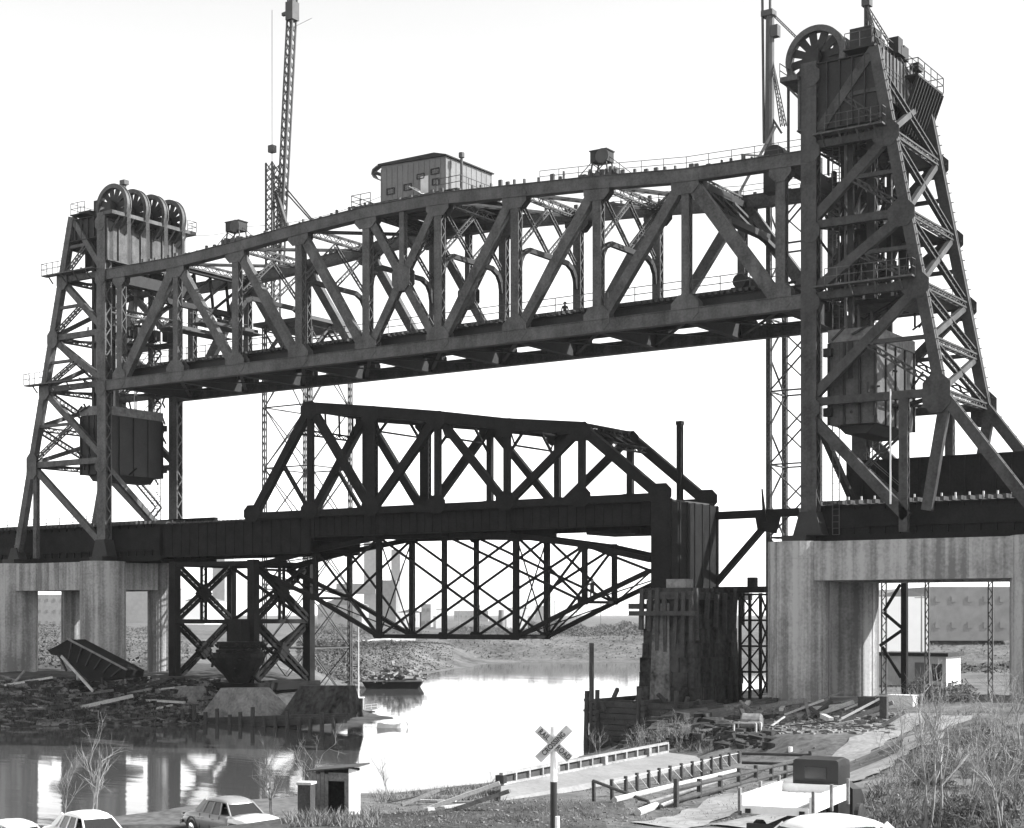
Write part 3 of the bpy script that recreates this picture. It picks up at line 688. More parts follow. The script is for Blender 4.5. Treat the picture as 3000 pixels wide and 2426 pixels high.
    # inner hoist frames and cross girders; floor plates added to darken the inside
    for z in (43.2, 45.2):
        for u in (1.6, 3.2): mb = MB(); mb.box(X(u) - .06, X(u) + .06, .4, W - .4, z, z + 1.6); pt(mb, 'machinery_girder', DARK)
    if side == 'R':
        for u, y in ((1.7, 2.3), (1.7, W - 2.3), (3.9, 1.6), (3.9, W - 1.6)):
            mb = MB(); mb.laced(P(u, y, 31.5), P(u, y, 47.5), .6, .6, YU, .1, .1, .8); pt(mb, 'inner_column', DARK)
        for z in (42.3, 36.7, 31.7):
            mb = MB(); a, b = sorted((X(.9), X(RU(z) - .5))); mb.box(a, b, 2.2, W - .6, z - .1, z - .02); pt(mb, 'darkening_plate', DARK)
        for z0, z1 in ((31.8, 36.7), (36.9, 42.3)):
            for y in (2.3, W - 2.3): mb = MB(); mb.bar(P(1.7, y, z0), P(3.9, y, z1), .3, .25, YU); mb.bar(P(3.9, y + .3, z0), P(1.7, y + .3, z1), .3, .2, YU); pt(mb, 'inner_brace', DARK)
    # sheaves
    for k, y in enumerate((1.1, 3.5, 5.9, 8.3)):
        cz = 48.95; c = V((X(-.05), y, cz)); r_ = 2.26
        mb = MB(); mb.lathe((c.x, y - .3, cz), (0, 1, 0), [(.02, 0), (.42, 0), (.42, .6), (.02, .6)], 16); sh = pt(mb, 'sheave', DARK)
        mb = MB(); mb.lathe((c.x, y - .28, cz), (0, 1, 0), [(r_ - .42, 0), (r_, 0), (r_, .12), (r_ - .08, .14), (r_ - .08, .42), (r_, .44), (r_, .56), (r_ - .42, .56), (r_ - .42, 0)], 48); mb.build('rim', STEEL, sh, smooth=False)
        for j in range(12):
            t = math.pi * 2 * (j + .3) / 12; dv = V((math.cos(t), 0, math.sin(t)))
            mb = MB(); mb.bar(c + dv * .35, c + dv * (r_ - .35), .42, .1, YU, .62, .1); mb.build('spoke', DARK, sh)
        
        for ya in (y - .75, y + .4): mb = MB(); mb.box(c.x - .45, c.x + .45, ya, ya + .35, cz - .9, cz + .4); mb.build('bearing', DARK, sh)
    mb = MB()
    a, b = sorted((X(2.7), X(RU(48) - .3))); mb.box(a, b, .5, W - .5, 48.601, 49.0)
    for k in range(12): x = a + (b - a) * rr.random(); y = rr.uniform(.6, W - 1.2); mb.box(x, x + .7, y, y + .9, 48.99, 48.99 + rr.uniform(.4, 1.3))
    if side == 'R': mb.box(X(2.6), X(4.2), .7, 2.6, 49.0, 50.3)
    pt(mb, 'drive_machinery', DARK, kind='stuff')
    if side == 'L':
        c = at(364, 545, 4.0); mb = MB(); mb.bar(V((c.x, 4, 48.6)), V((c.x, 4, c.z + .1)), .3, .3); mb.bar(V((c.x - .9, 4, 48.6)), V((c.x, 4, c.z)), .08, .08); mb.box(c.x - .35, c.x + .35, 3.7, 4.3, c.z + .1, c.z + .55); pt(mb, 'beacon', STEEL)
    else:
        b0 = at(2540, 118, 2.5); t0 = at(2537, -60, 2.5); mb = MB(); mb.lattice(V((b0.x, 2.5, 48.6)), V((b0.x, 2.5, t0.z)), .32, .32, XU, .1, .06, .35, True); top = V((b0.x, 2.5, at(2537, 20, 2.5).z))
        for q in (V((X(RU(48)) + .1, .3, 48.7)), V((X(RU(48)) + .6, 4.8, 47.8)), V((X(4.2), 1.8, 48.7))): mb.lattice(top, q, .22, .08, YU, .07, .04, .3)
        mb.box(top.x - .3, top.x + .3, 2.2, 2.8, top.z, top.z + .5); pt(mb, 'jib_pole', RIG)
    return root, X, RU
TL = tower('L', 'far left lift tower with four sheaves seen edge on at its top')
TR = tower('R', 'tall near right lift tower with splayed rear legs and sheave wheel on top')

def counterweight(side, label):
    X = XLt if side == 'L' else XRt
    u0, u1 = (1.0, 4.4); zt = (29.9 if side == 'L' else 29.5); zb = zt - 6.7
    root = thing('counterweight', label, 'counterweight', (X(2.6), W/2, zb), 'tower counterweights')
    a, b = sorted((X(u0), X(u1)))
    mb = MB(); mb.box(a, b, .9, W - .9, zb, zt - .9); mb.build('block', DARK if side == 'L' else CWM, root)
    mb = MB(); mb.prism([(a - .08, .82, zt - .9), (b + .08, .82, zt - .9), (b + .08, .82, zt - .05), (a - .08, .82, zt)], (0, W - 1.64, 0)); mb.build('cap', FOOT, root)
    mb = MB()
    for k in range(5): y = .9 + (W - 1.8) * k / 4; mb.box(b - .001, b + .12, y - .08, y + .08, zb, zt - .95); mb.box(a - .12, a + .001, y - .08, y + .08, zb, zt - .95)
    for k in range(4): x = a + (b - a) * k / 3; mb.box(x - .08, x + .08, .78, .901, zb, zt - .95)
    mb.build('stiffener', DARK, root)
    mb = MB(); mb.prism([(a + .3, 1.6, zb), (b - .3, 1.6, zb), (b - .9, 1.6, zb - .6), (a + .9, 1.6, zb - .6)], (0, W - 3.2, 0)); mb.build('base', DARK, root)
    for y in (1.1, 3.5, 5.9, 8.3):
        mb = MB()
        for k in range(4): o = (k - 1.5) * .12; mb.tube((X(2.15), y + o, zt - .2), (X(2.15), y + o, 48.6), .035, n=5)
        mb.build('suspension_rope', CABLE, root)
    mb = MB(); rr = random.Random(31)
    for k in range(46 if side == 'L' else 20):
        p = V((R.uniform(a - .5, b + .5), rr.choice([rr.uniform(.2, .8), W - rr.uniform(.2, .8), rr.uniform(1, W - 1)]), rr.uniform(zb - .3, zt + 1.2))); mb.bar(p, p + V((rr.uniform(-1.2, 1.2), rr.uniform(-.4, .4), rr.uniform(-1.2, 1.4))), .13, .13)
    mb.build('rigging', DARK, root, kind='stuff')
    for y in (.5, W - .9):
        for z in (zb + .6, zt - 1.9): mb = MB(); mb.box(X(u0) - .3, X(u0) + .3, y, y + .4, z, z + .6); mb.build('guide_shoe', DARK, root)
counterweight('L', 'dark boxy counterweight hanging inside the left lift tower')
counterweight('R', 'grey counterweight block hanging inside the tall right lift tower')
# span-side hoisting ropes
for side, X, xs in (('L', XLt, -1.0), ('R', XRt, 69.4)):
    mb = MB()
    for y in (1.1, 3.5, 5.9, 8.3):
        for k in range(4): o = (k - 1.5) * .12; mb.tube((X(-2.2), y + o, 48.5), (X(-2.2), y + o, 42.6), .035, n=5)
    tag(mb.build('hoisting_ropes', CABLE), 'wire hoisting ropes from the %s tower sheaves down to the span end' % ('left' if side == 'L' else 'right'), 'wire rope', 'hoisting ropes')
# ------------------------------------------------------------------ old railway span under the raised one
OY0, OY1 = .9, 8.4
oz = 18.35
px = [743, 911, 1090, 1283, 1486, 1705, 1940]
ox = [at(p, 1485, OY0).x for p in px]
ot = [None] + [at(p, q, OY0).z for p, q in ((911, 1192), (1090, 1206), (1283, 1221), (1486, 1243), (1705, 1254))] + [None]
OS = thing('old_truss_span', 'old black railway truss span with sloping top chord below the raised span', 'truss bridge span', ((ox[0] + ox[6]) / 2, 4.6, 16.4))
po = lambda mb, nm, m=OLD, **k: mb.build(nm, m, OS, **k)
for y in (OY0, OY1):
    B = [V((x, y, oz)) for x in ox]; T = [None] + [V((ox[i], y, ot[i])) for i in range(1, 6)] + [None]
    for i in range(1, 5):
        mb = MB(); mb.bar(T[i] - XU * (.6 if i == 1 else 0), T[i+1], .95, .6, YU); po(mb, 'top_chord')
    for i in range(6): mb = MB(); mb.bar(B[i], B[i+1], .62, .5, YU); po(mb, 'bottom_chord')
    mb = MB(); mb.bar(B[0], T[1], .78, .55, YU); po(mb, 'end_post'); mb = MB(); mb.bar(T[5], B[6], .8, .55, YU); po(mb, 'end_post')
    for i in range(1, 6):
        mb = MB(); mb.bar(B[i], T[i], .52, .4, YU) if i != 2 else mb.laced(B[i], T[i], .95, .5, YU); po(mb, 'vertical')
    for a, b, w_ in ((T[1], B[2], .75), (B[2], T[3], .75), (T[3], B[4], .62), (B[4], T[5], .62)): mb = MB(); mb.bar(a, b, w_, .45, YU); po(mb, 'diagonal')
    mb = MB(); mb.bar(B[1], (T[1] + B[0]) / 2, .3, .3, YU); po(mb, 'sub_diagonal')
    for i in range(7): gusset(OS, 'gusset_plate', B[i].x, y - .29, oz + .25, 1.9, 1.5, m=OLD)
    for i in range(1, 6): gusset(OS, 'gusset_plate', T[i].x, y - .32, T[i].z - .3, 1.9, 1.5, m=OLD)
for i in range(1, 6):
    mb = MB(); mb.lattice(V((ox[i], OY0 + .2, ot[i])), V((ox[i], OY1 - .2, ot[i])), .6, .4, XU, .1, .07, .6); po(mb, 'top_strut')
    if 1 < i < 5:
        mb = MB()
        for s_, yy in ((1, OY0), (-1, OY1)):
            c = V((ox[i], yy, ot[i])); mb.bar(c - ZU*2.6, c + YU*s_*2.4 - ZU*.3, .18, .18, XU); mb.bar(c + YU*s_*1.1 - ZU*1.6, c + YU*s_*.4 - ZU*.4, .1, .1, XU)
        mb.bar(V((ox[i], OY0 + 1.1, ot[i] - 1.6)), V((ox[i], OY1 - 1.1, ot[i] - 1.6)), .14, .14, XU); po(mb, 'sway_brace')
    if i < 5:
        for ya, yb in ((OY0, OY1), (OY1, OY0)): mb = MB(); mb.bar(V((ox[i], ya, ot[i] - (.1 if ya > 3 else 0))), V((ox[i+1], yb, ot[i+1] - (.1 if ya > 3 else 0))), .22, .18); po(mb, 'top_lateral')
for (i, fr) in ((1, 0), (5, 6)):
    a = V((ox[i], 0, ot[i])); b = V((ox[fr], 0, oz)); c = a.lerp(b, .22)
    mb = MB(); mb.lattice(a + YU*(OY0+.2), a + YU*(OY1-.2), .8, .5, XU, .1, .08, .6); mb.lattice(c + YU*(OY0+.2), c + YU*(OY1-.2), .5, .4, XU, .1, .08, .6); po(mb, 'portal_strut')
    for k in range(4): mb = MB(); mb.bar(a + YU*(OY0 + 1.875*k), c + YU*(OY0 + 1.875*(k+1)), .14, .14, XU); po(mb, 'portal_lattice')
# deep floor: plate girders, floor beams, ties
mb = MB(); xg0, xg1 = at(470, 1560, OY0).x, ox[6] + .6
for y in (OY0 + .45, OY1 - .45):
    mb = MB(); xa = ox[0] + 6.5; mb.box(xa, xg1, y - .08, y + .08, 16.35, oz - .1); mb.box(xa, xg1, y - .3, y + .3, 16.28, 16.349)
    for k in range(44): x = xa + .2 + (xg1 - xa - .4) * k / 43; mb.box(x - .05, x + .05, y - .14, y + .14, 16.35, oz - .15)
    po(mb, 'floor_girder')
    mb = MB(); mb.box(xg0, ox[0] + 6.499, y - .1, y + .1, 15.0, 17.95); mb.box(xg0, ox[0] + 6.499, y - .3, y + .3, 14.9, 14.999); mb.box(xg0, ox[0] + 6.499, y - .3, y + .3, 17.951, 18.02)
    n = 16
    for k in range(n + 1): x = xg0 + .1 + (ox[0] + 6.3 - xg0) * k / n; mb.box(x - .05, x + .05, y - .17, y + .17, 15.0, 17.95)
    po(mb, 'tail_girder')
for i in range(1, 7): mb = MB(); mb.box(ox[i] - .12, ox[i] + .12, OY0 + .3, OY1 - .3, 16.0, 18.2); po(mb, 'floor_beam')
for y in (2.6, 3.7, 5.6, 6.7): mb = MB(); mb.box(ox[0] + 6.6, xg1, y - .05, y + .05, 16.9, 17.9); po(mb, 'stringer')
mb = MB()
for k in range(110): x = xg0 + .3 + k * .55; (mb.box(x - .13, x + .13, OY0 + .7, OY1 - .7, 17.92, 18.2) if x < xg1 else None)
po(mb, 'ties', TIMD, kind='stuff')
mb = MB(); xm0, xm1 = at(1700, 1540, 1.3).x, at(1858, 1555, 1.3).x; mb.box(xm0, xm1, 2.2, 6.6, 15.75, 16.0); mb.bar(V((xm1 - .2, 2.2, 15.9)), V((xm1 - .2, 6.6, 15.9)), .5, .5); po(mb, 'hung_platform')
# plated end bent and floating strut to the new tower
mb = MB(); xe = ox[6] + .1; mb.box(xe - .9, xe + .7, OY0 - .3, OY1 + .3, 11.4, 18.0)
for k in range(7): y = OY0 + (OY1 - OY0) * k / 6; mb.box(xe - .95, xe + .76, y - .08, y + .08, 11.4, 18.05)
po(mb, 'end_bent')
a = at(2085, 1512, OY1); b = at(2345, 1500, OY1 + .4); mb = MB(); mb.bar(a, b, .62, .6); po(mb, 'end_strut')
a = at(2255, 1525, OY1 + .1); b = at(2092, 1715, OY1 + .1); mb = MB(); mb.bar(a, b, .55, .4); po(mb, 'end_brace')
c = at(2250, 1530, OY1 - .2); mb = MB(); mb.prism([(c.x - 1.1, c.y, c.z + .5), (c.x + 1.1, c.y, c.z + .5), (c.x + .7, c.y, c.z - .9), (c.x - .9, c.y, c.z - .6)], (0, .06, 0)); mb.bar(V((c.x - .25, c.y, c.z)), V((c.x - .5, c.y, c.z + 2.6)), .3, .2, YU, .1, .1); po(mb, 'bracket')
# ------------------------------------------------------------------ braced steel tower carrying its left end
bx0, bx1 = at(512, 1800, OY0).x, at(742, 1800, OY0).x
BT = thing('braced_steel_bent', 'cross braced black steel trestle tower under the left end of the old span', 'steel trestle', ((bx0 + bx1)/2, 4.6, 3.2))
pb = lambda mb, nm, m=OLD, **k: mb.build(nm, m, BT, **k)
zb, zm, zt = 3.3, 8.85, 14.45
for x in (bx0, bx1):
    for y in (OY0, OY1): mb = MB(); mb.bar(V((x, y, zb)), V((x, y, zt)), .85 if x > bx0 or y < 3 else .6, .7, YU); pb(mb, 'post')
    for z in (zb, zm, zt - .3): mb = MB(); mb.bar(V((x, OY0 + .36, z)), V((x, OY1 - .36, z)), .36, .4, XU); pb(mb, 'strut')
    for z0, z1 in ((zb, zm), (zm, zt - .3)):
        mb = MB(); mb.laced(V((x - .1, OY0 + .3, z0 + .2)), V((x - .1, OY1 - .3, z1 - .2)), .35, .72, V((0, -1, 1)), .25, .07, .9); pb(mb, 'diagonal')
        mb = MB(); mb.laced(V((x + .1, OY0 + .3, z1 - .2)), V((x + .1, OY1 - .3, z0 + .2)), .35, .72, V((0, 1, 1)), .25, .07, .9); pb(mb, 'diagonal')
        mb = MB(); c = V((x - .25, 4.65, (z0 + z1)/2)); mb.prism([c + YU*.9, c + ZU*.9, c - YU*.9, c - ZU*.9], (.5, 0, 0)); pb(mb, 'gusset_plate')
    mb = MB(); mb.lattice(V((x, 4.65, zm)), V((x, 4.65, zt - .3)), .7, .3, XU, .12, .08, .6); pb(mb, 'hanger')
for y in (OY0, OY1):
    for z in (zm, zt - .3): mb = MB(); mb.bar(V((bx0, y, z)), V((bx1, y, z)), .4, .4, YU); pb(mb, 'strut')
    for z0, z1 in ((zb, zm), (zm, zt - .3)):
        if y > 3: mb = MB(); mb.bar(V((bx0, y - .08, z1)), V((bx1, y - .08, z0)), .3, .15, YU); pb(mb, 'diagonal'); mb = MB(); mb.bar(V((bx0, y + .08, z0)), V((bx1, y + .08, z1)), .3, .15, YU); pb(mb, 'diagonal')
mb = MB(); mb.box(bx0 - .8, bx1 + .9, OY0 - .6, OY1 + .6, zb - .7, zb - .001); pb(mb, 'sill')
# dark hopper bucket slung in front of the trestle
rr0 = random.Random(15); hc = at(700, 1900, -.2)
HB = thing('hopper_bucket', 'dark riveted hopper bucket hanging in the steel trestle above the footings', 'hopper', (hc.x, hc.y, 4.0))

def frust(x, y, z0, r0, z1, r1): return [(x-r0,y-r0*.8,z0),(x+r0,y-r0*.8,z0),(x+r0,y+r0*.8,z0),(x-r0,y+r0*.8,z0),(x-r1,y-r1*.8,z1),(x+r1,y-r1*.8,z1),(x+r1,y+r1*.8,z1),(x-r1,y+r1*.8,z1)]
FB = [(0,3,2,1),(4,5,6,7),(0,1,5,4),(1,2,6,5),(2,3,7,6),(3,0,4,7)]
hz = lambda py: at(700, py, -.2).z
mb = MB(); mb.lathe((hc.x, hc.y, 0), (0, 0, 1), [(.02, hz(2004)), (.9, hz(2000)), (1.2, hz(1985)), (2.1, hz(1945)), (2.35, hz(1925)), (2.3, hz(1912)), (.02, hz(1911))], 18); mb.build('hopper', OLD, HB)
for ra, ya, yb in ((2.05, 1911, 1903), (1.8, 1902, 1893), (2.0, 1892, 1880)):
    mb = MB(); mb.lathe((hc.x, hc.y, 0), (0, 0, 1), [(.02, hz(ya) + .002), (ra, hz(ya) + .002), (ra, hz(yb)), (.02, hz(yb))], 18); mb.build('rim', OLD, HB)
mb = MB()
for k in range(60): t = rr0.uniform(0, 6.28); z = hz(rr0.uniform(1885, 1990)); ra = 2.3 if z > hz(1935) else 1.3; p = V((hc.x + ra*math.cos(t), hc.y + ra*math.sin(t), z)); mb.bar(p, p + V((rr0.gauss(0, .3), rr0.gauss(0, .3), rr0.gauss(0, .3))), .2, .15)
mb.build('fittings', OLD, HB, kind='stuff')
mb = MB(); mb.add(frust(hc.x, hc.y, hz(1879), .8, hz(1815), .7), FB); mb.build('hanger', OLD, HB)

# ------------------------------------------------------------------ pair of light lattice trusses with curved chords between the old piers
lp = [743, 925, 1111, 1302, 1512, 1713, 1905]
LT_ = [(743,1659),(925,1612),(1111,1574),(1302,1568),(1512,1570),(1713,1597),(1905,1640)]
LBt = [(743,1668),(925,1752),(1111,1864),(1302,1866),(1522,1868),(1713,1764),(1898,1672)]
LYs = (2.4, 7.0)
lt = [at(a, b, LYs[0]) for a, b in LT_]; lb = [at(a, b, LYs[0]) for a, b in LBt]
lt = [V((p.x, 0, p.z)) for p in lt]; lb = [V((lt[i].x, 0, lb[i].z)) for i in range(7)]
LN = thing('lenticular_truss', 'light lattice truss bowed above and below, slung beneath the old span', 'lattice truss', (lt[3].x, 4.7, lb[3].z))
pl = lambda mb, nm, m=OLD, **k: mb.build(nm, m, LN, **k)
for y in LYs:
    T = [p + YU*y for p in lt]; B = [p + YU*y for p in lb]
    for i in range(6): mb = MB(); mb.bar(T[i], T[i+1], .42, .4, YU); pl(mb, 'top_chord'); mb = MB(); mb.bar(B[i], B[i+1], .34, .34, YU); pl(mb, 'bottom_chord')
    for i in range(1, 6):
        mb = MB(); (mb.laced(B[i], T[i], .5 if i in (2, 4) else .4, .3, YU, .06, .06, .5)); pl(mb, 'vertical')
        gusset(LN, 'gusset_plate', B[i].x, y - .2, B[i].z + .1, 1.1, .6, m=OLD); gusset(LN, 'gusset_plate', T[i].x, y - .22, T[i].z - .1, 1.1, .7, m=OLD)
    for a, b in ((T[0],B[1]),(T[1],B[2]),(T[2],B[4]),(T[3],B[5]),(B[2],T[4]),(B[3],T[5]),(T[4],B[5]),(T[5],B[6]),(B[1],T[2]),(B[4],T[5]),(B[0],T[1])):
        mb = MB(); mb.bar(a, b, .2, .12, YU); pl(mb, 'diagonal')
for i in range(7):
    mb = MB(); mb.bar(lt[i] + YU*LYs[0], lt[i] + YU*LYs[1], .25, .25); mb.bar(lb[i] + YU*LYs[0], lb[i] + YU*LYs[1], .22, .22); pl(mb, 'cross_strut')
    if i < 6:
        mb = MB(); mb.bar(lt[i] + YU*LYs[0], lt[i+1] + YU*LYs[1], .14, .1); mb.bar(lb[i] + YU*LYs[0], lb[i+1] + YU*LYs[1], .1, .1); mb.bar(lb[i] + YU*LYs[1] - ZU*.11, lb[i+1] + YU*LYs[0] - ZU*.11, .1, .1); pl(mb, 'lateral')
    if i in (2, 4): mb = MB(); mb.bar(lb[i] + YU*LYs[0], lt[i] + YU*LYs[1], .09, .09); mb.bar(lb[i] + YU*(LYs[1]), lt[i] + YU*LYs[0] , .09, .09); pl(mb, 'sway_rod')

# ------------------------------------------------------------------ old masonry pier and cribbing
x0, x1 = at(1905, 1760, -.5).x, at(2150, 1760, -.5).x + 1.0
SP = thing('masonry_pier', 'sooty battered masonry pier standing in the river under the old span', 'masonry pier', ((x0+x1)/2, 4.5, 0))
def batter(xa, xb, ya, yb, za, zb_, k):
    h = (zb_ - za) * k; return [(xa-h,ya-h,za),(xb+h,ya-h,za),(xb+h,yb+h,za),(xa-h,yb+h,za),(xa,ya,zb_),(xb,ya,zb_),(xb,yb,zb_),(xa,yb,zb_)]
zt = 10.6; rr = random.Random(3)
xr1 = x0 + 3.6; PY0, PY1 = -.9, 6.0
# courses of big blocks, each block a stone
def course_blocks():
    ncs = 9; hc_ = (zt - 1.0) / ncs; protos = None
    for c in range(ncs):
        za = 1.0 + c * hc_; zb_ = za + hc_ - .03; k = .085; e = (zt - zb_) * k; e0 = (zt - za) * k
        xa, xb, ya, yb = x0 - e, xr1 + e, PY0 - e, PY1 + e
        mb = MB(); n = 4; off = (c % 2) * .5
        def stone(mb, lo, hi, face):
            j = rr.uniform(-.08, .16)
            if face == 'f': mb.box(lo + .015, hi - .015, ya - .06 - j, ya + .4, za, zb_)
            else: mb.box(xb - .4, xb + .06 + j, lo + .015, hi - .015, za, zb_)
        ed = [xa] + [xa + (xb - xa) * (i + off) / n for i in range(1 if off == 0 else 0, n + (0 if off == 0 else 0)) if 0.2 < (i + off) < n - .2] + [xb - .41]
        for i in range(len(ed) - 1): mb = MB(); stone(mb, ed[i], ed[i+1], 'f'); mb.build('stone', STONE, SP)
        n = 8; ed = [ya - .06] + [ya + (yb - ya) * (i + off) / n for i in range(0, n) if .2 < (i + off) < n - .2] + [yb]
        for i in range(len(ed) - 1): mb = MB(); stone(mb, ed[i], ed[i+1], 's'); mb.build('stone', STONE, SP)
course_blocks()
mb = MB(); mb.add(batter(x0 + .02, xr1 - .02, PY0 + .05, PY1 - .05, -1.5, zt - .02, .08), FB); mb.build('core', STONE, SP)
mb = MB(); mb.box(x0 - .4, xr1 + .4, PY0 - .4, PY1 + 2.6, zt, zt + .55); mb.box(x0 - .2, xr1 + .2, PY0 - .1, PY1 + 2.4, zt + .55, zt + .85); mb.build('coping', STONE, SP)
mb = MB(); mb.box(xr1 - 2.0, xr1 - .4, PY0 - .05, PY0 + 1.1, zt + .86, zt + 1.5); mb.build('bearing_block', FOOT, SP)
mb = MB(); e9 = (zt - 3) * .085; mb.bar((x0 + 1.3, PY0 - .2, zt - .3), (x0 + 1.5, PY0 - .2 - e9, 2.6), 1.3, .16, YU, 1.7, .16); mb.build('patch', mat('pale_cement_patch', .10, .95, .8, .8, 4, streak=.6), SP)
# dark timber props and ledges bolted round the pier head
mb = None
for k in range(7):
    y = PY0 - .45; xx = x0 - .3 + k * (xr1 - x0 + .6) / 6; mb = MB(); mb.bar((xx, y, zt - rr.uniform(2.2, 4.5)), (xx + rr.uniform(-.2, .2), y + .1, zt + rr.uniform(.3, 1.1)), .3, .26); mb.build('prop', TIMD, SP)
for k in range(6):
    yy = PY0 + k * 1.5; mb = MB(); mb.bar((xr1 + .5, yy, zt - rr.uniform(1.5, 4)), (xr1 + .5 + rr.uniform(-.2, .3), yy + rr.uniform(-.3, .3), zt + rr.uniform(.2, 1.0)), .28, .26); mb.build('prop', TIMD, SP)
mb = MB(); mb.box(x0 - 1.1, xr1 + .8, PY0 - .9, PY0 - .45, zt - 1.2, zt - .85); mb.build('ledge', TIMD, SP)
mb = MB(); mb.box(x0 - 1.3, x0 - .45, PY0 - .6, PY1, zt - .7, zt - .3); mb.build('ledge', TIMD, SP)
# timber fender crib at its foot
cb = at(1840, 2150, -4.0)
CR = thing('timber_crib', 'dark timber fender crib around the foot of the masonry pier', 'timber crib', (x0, -4, -.5))
for k in range(9):
    z = -.4 + k * .42
    for y in (-4.6, -2.6):
        mb = MB(); mb.bar((x0 - 2.8 + rr.uniform(-.3, .2), y + rr.uniform(-.08, .08), z), (x0 + 6.5 + rr.uniform(-.5, .8), y, z + rr.uniform(-.05, .05)), .38, .38); mb.build('timber', TIMD, CR)
    for x in (x0 - 2.0, x0 + 2.0, x0 + 5.6): mb = MB(); mb.bar((x, -5.2, z + .21), (x, PY1 if x < x0 else -1.4, z + .21), .34, .34); mb.build('timber', TIMD, CR)
mb = MB()
for k in range(70):
    p = V((rr.uniform(x0 - 3.2, x0 + 7), rr.uniform(-5.4, -2.2), rr.uniform(.2, 3.4))); mb.bar(p, p + V((rr.gauss(0, .9), rr.gauss(0, .5), rr.gauss(0, .6))), rr.uniform(.15, .4), rr.uniform(.12, .3))
mb.build('broken_timbers', TIMD, CR, kind='stuff')
for x, h in ((x0 - 2.4, 7.4), (x0 - 2.0, 4.0), (x0 + 1.5, 4.2), (x0 + 4.5, 4.1), (x0 - 2.9, 3.9)):
    mb = MB(); mb.tube((x, -4.95, -1.2), (x + (.0 if h > 5 else .1), -4.95, h), .2, .17, 8); mb.build('pile', TIMD, CR)
# ------------------------------------------------------------------ approach girder spans
def approach(label, X0, X1, xfar0, xfar1, ztop, ztopf, posts):
    r_ = thing('approach_girder_span', label, 'girder bridge', ((X0+X1)/2, W/2, 15.1), 'approach girder spans')
    for y, x0, x1, zt in ((1.2, X0, X1, ztop), (W - .9, xfar0, xfar1, ztopf)):
        mb = MB(); mb.box(x0, x1, y - .06, y + .06, 14.7, zt); mb.box(x0, x1, y - .28, y + .28, zt + .001, zt + .06); mb.box(x0, x1, y - .28, y + .28, 14.62, 14.699)
        n = int((x1 - x0) / 1.1)
        for k in range(n + 1): x = x0 + .06 + (x1 - x0 - .12) * k / n; mb.box(x - .05, x + .05, y - .22, y + .22, 15.1, zt)
        mb.build('plate_girder', OLD, r_)
    mb = MB(); n = int((X1 - X0) / .6)
    for k in range(n): x = X0 + .3 + k * .6; mb.box(x - .13, x + .13, .3, W - 1.2, ztop + .07, ztop + .35)
    mb.build('ties', TIMD, r_, kind='stuff')
    for y in (2.6, 4.1, 5.8, 7.2): mb = MB(); mb.box(X0, X1, y - .06, y + .06, ztop + .36, ztop + .52); mb.build('rail', DARK, r_)
    mb = MB(); mb.box(X0, X1, .9, W - 1.2, 15.6, ztop - .3); mb.build('floor', OLD, r_)
    mb = MB()
    if not posts: return r_
    for k in range(posts): x = X0 + 3.0 + k * .95; mb.box(x - .05, x + .05, .95, 1.05, ztop + .2, ztop + .62)
    mb.build('lit_tie_ends', PALE, r_, kind='stuff')  # pale colour stands for sunlit dots at the tie ends
    return r_
approach('dark plate girder approach span entering the left lift tower', -48, at(468, 1560, OY0).x - .05, -48, at(468, 1560, OY0).x - .05, 18.0, 19.0, 0)
xf = at(2482, 1400, W - .9).x
approach('dark deep plate girder approach span behind the right lift tower legs', 70.0, 120, xf, 120, 17.1, 20.9, 34)
mb = MB(); mb.rail([(-40, .9, 18.1), (-4, .9, 18.1)], 1.0, 2.0, .035)
tag(mb.build('deck_railing', STEEL), 'thin steel railing on the left approach girder span', 'railing')
c = at(2609, 1516, -.4); t_ = at(2609, 1140, -.4)
mb = MB(); mb.tube((c.x, -.4, 17.0), (c.x, -.4, t_.z), .07, .05)
pl_ = mb.build('lamp_pole', WHITE); tag(pl_, 'thin pale pole standing before the right tower counterweight', 'pole')
# ------------------------------------------------------------------ erection derricks
A = at(775, 1500, 12.0); s6 = 6.0
DT = thing('derrick_tower', 'tall slender guyed derrick tower behind the left half of the raised span', 'derrick tower', (A.x + 3, 15, 0))
pd = lambda mb, nm, m=RIG, **k: mb.build(nm, m, DT, **k)
cs = [(A.x, 12.0), (A.x + s6, 12.0), (A.x + s6, 12.0 + s6), (A.x, 12.0 + s6)]
ZT = 38.0
for (x, y) in cs: mb = MB(); mb.lattice(V((x, y, -.5)), V((x, y, ZT)), .38, .38, XU, .1, .06, .7); pd(mb, 'leg')
lv = [0.5, 6.2, 12, 18, 24, 30, 37.6]
for k in range(7):
    for i in range(4):
        a, b = cs[i], cs[(i+1) % 4]; z = lv[k]
        mb = MB(); mb.bar(V((a[0], a[1], z)), V((b[0], b[1], z)), .14, .12)
        if k < 6: mb.bar(V((a[0], a[1], z)), V((b[0], b[1], lv[k+1])), .1, .08); mb.bar(V((b[0], b[1], z)), V((a[0], a[1], lv[k+1])), .1, .08)
        pd(mb, 'bracing')
mb = MB(); mb.box(A.x - .8, A.x + s6 + .8, 11.2, 12.6 + s6, ZT, ZT + .35)
for i in range(4): a, b = cs[i], cs[(i+1) % 4]; mb.bar(V((a[0], a[1], ZT - 3)), V(((a[0]+b[0])/2, (a[1]+b[1])/2, ZT)), .2, .2); mb.bar(V((b[0], b[1], ZT - 3)), V(((a[0]+b[0])/2, (a[1]+b[1])/2, ZT)), .2, .2)
pd(mb, 'platform')
mc = at(800, 700, 14.0); mt = at(806, 478, 14.0)
mb = MB(); mb.lattice(V((mc.x, 14, ZT)), V((mc.x, 14, mt.z)), 1.35, 1.0, XU, .16, .1, 1.0, True); pd(mb, 'mast')
bt = at(853, -40, 14.0); bb = at(812, 500, 14.0)
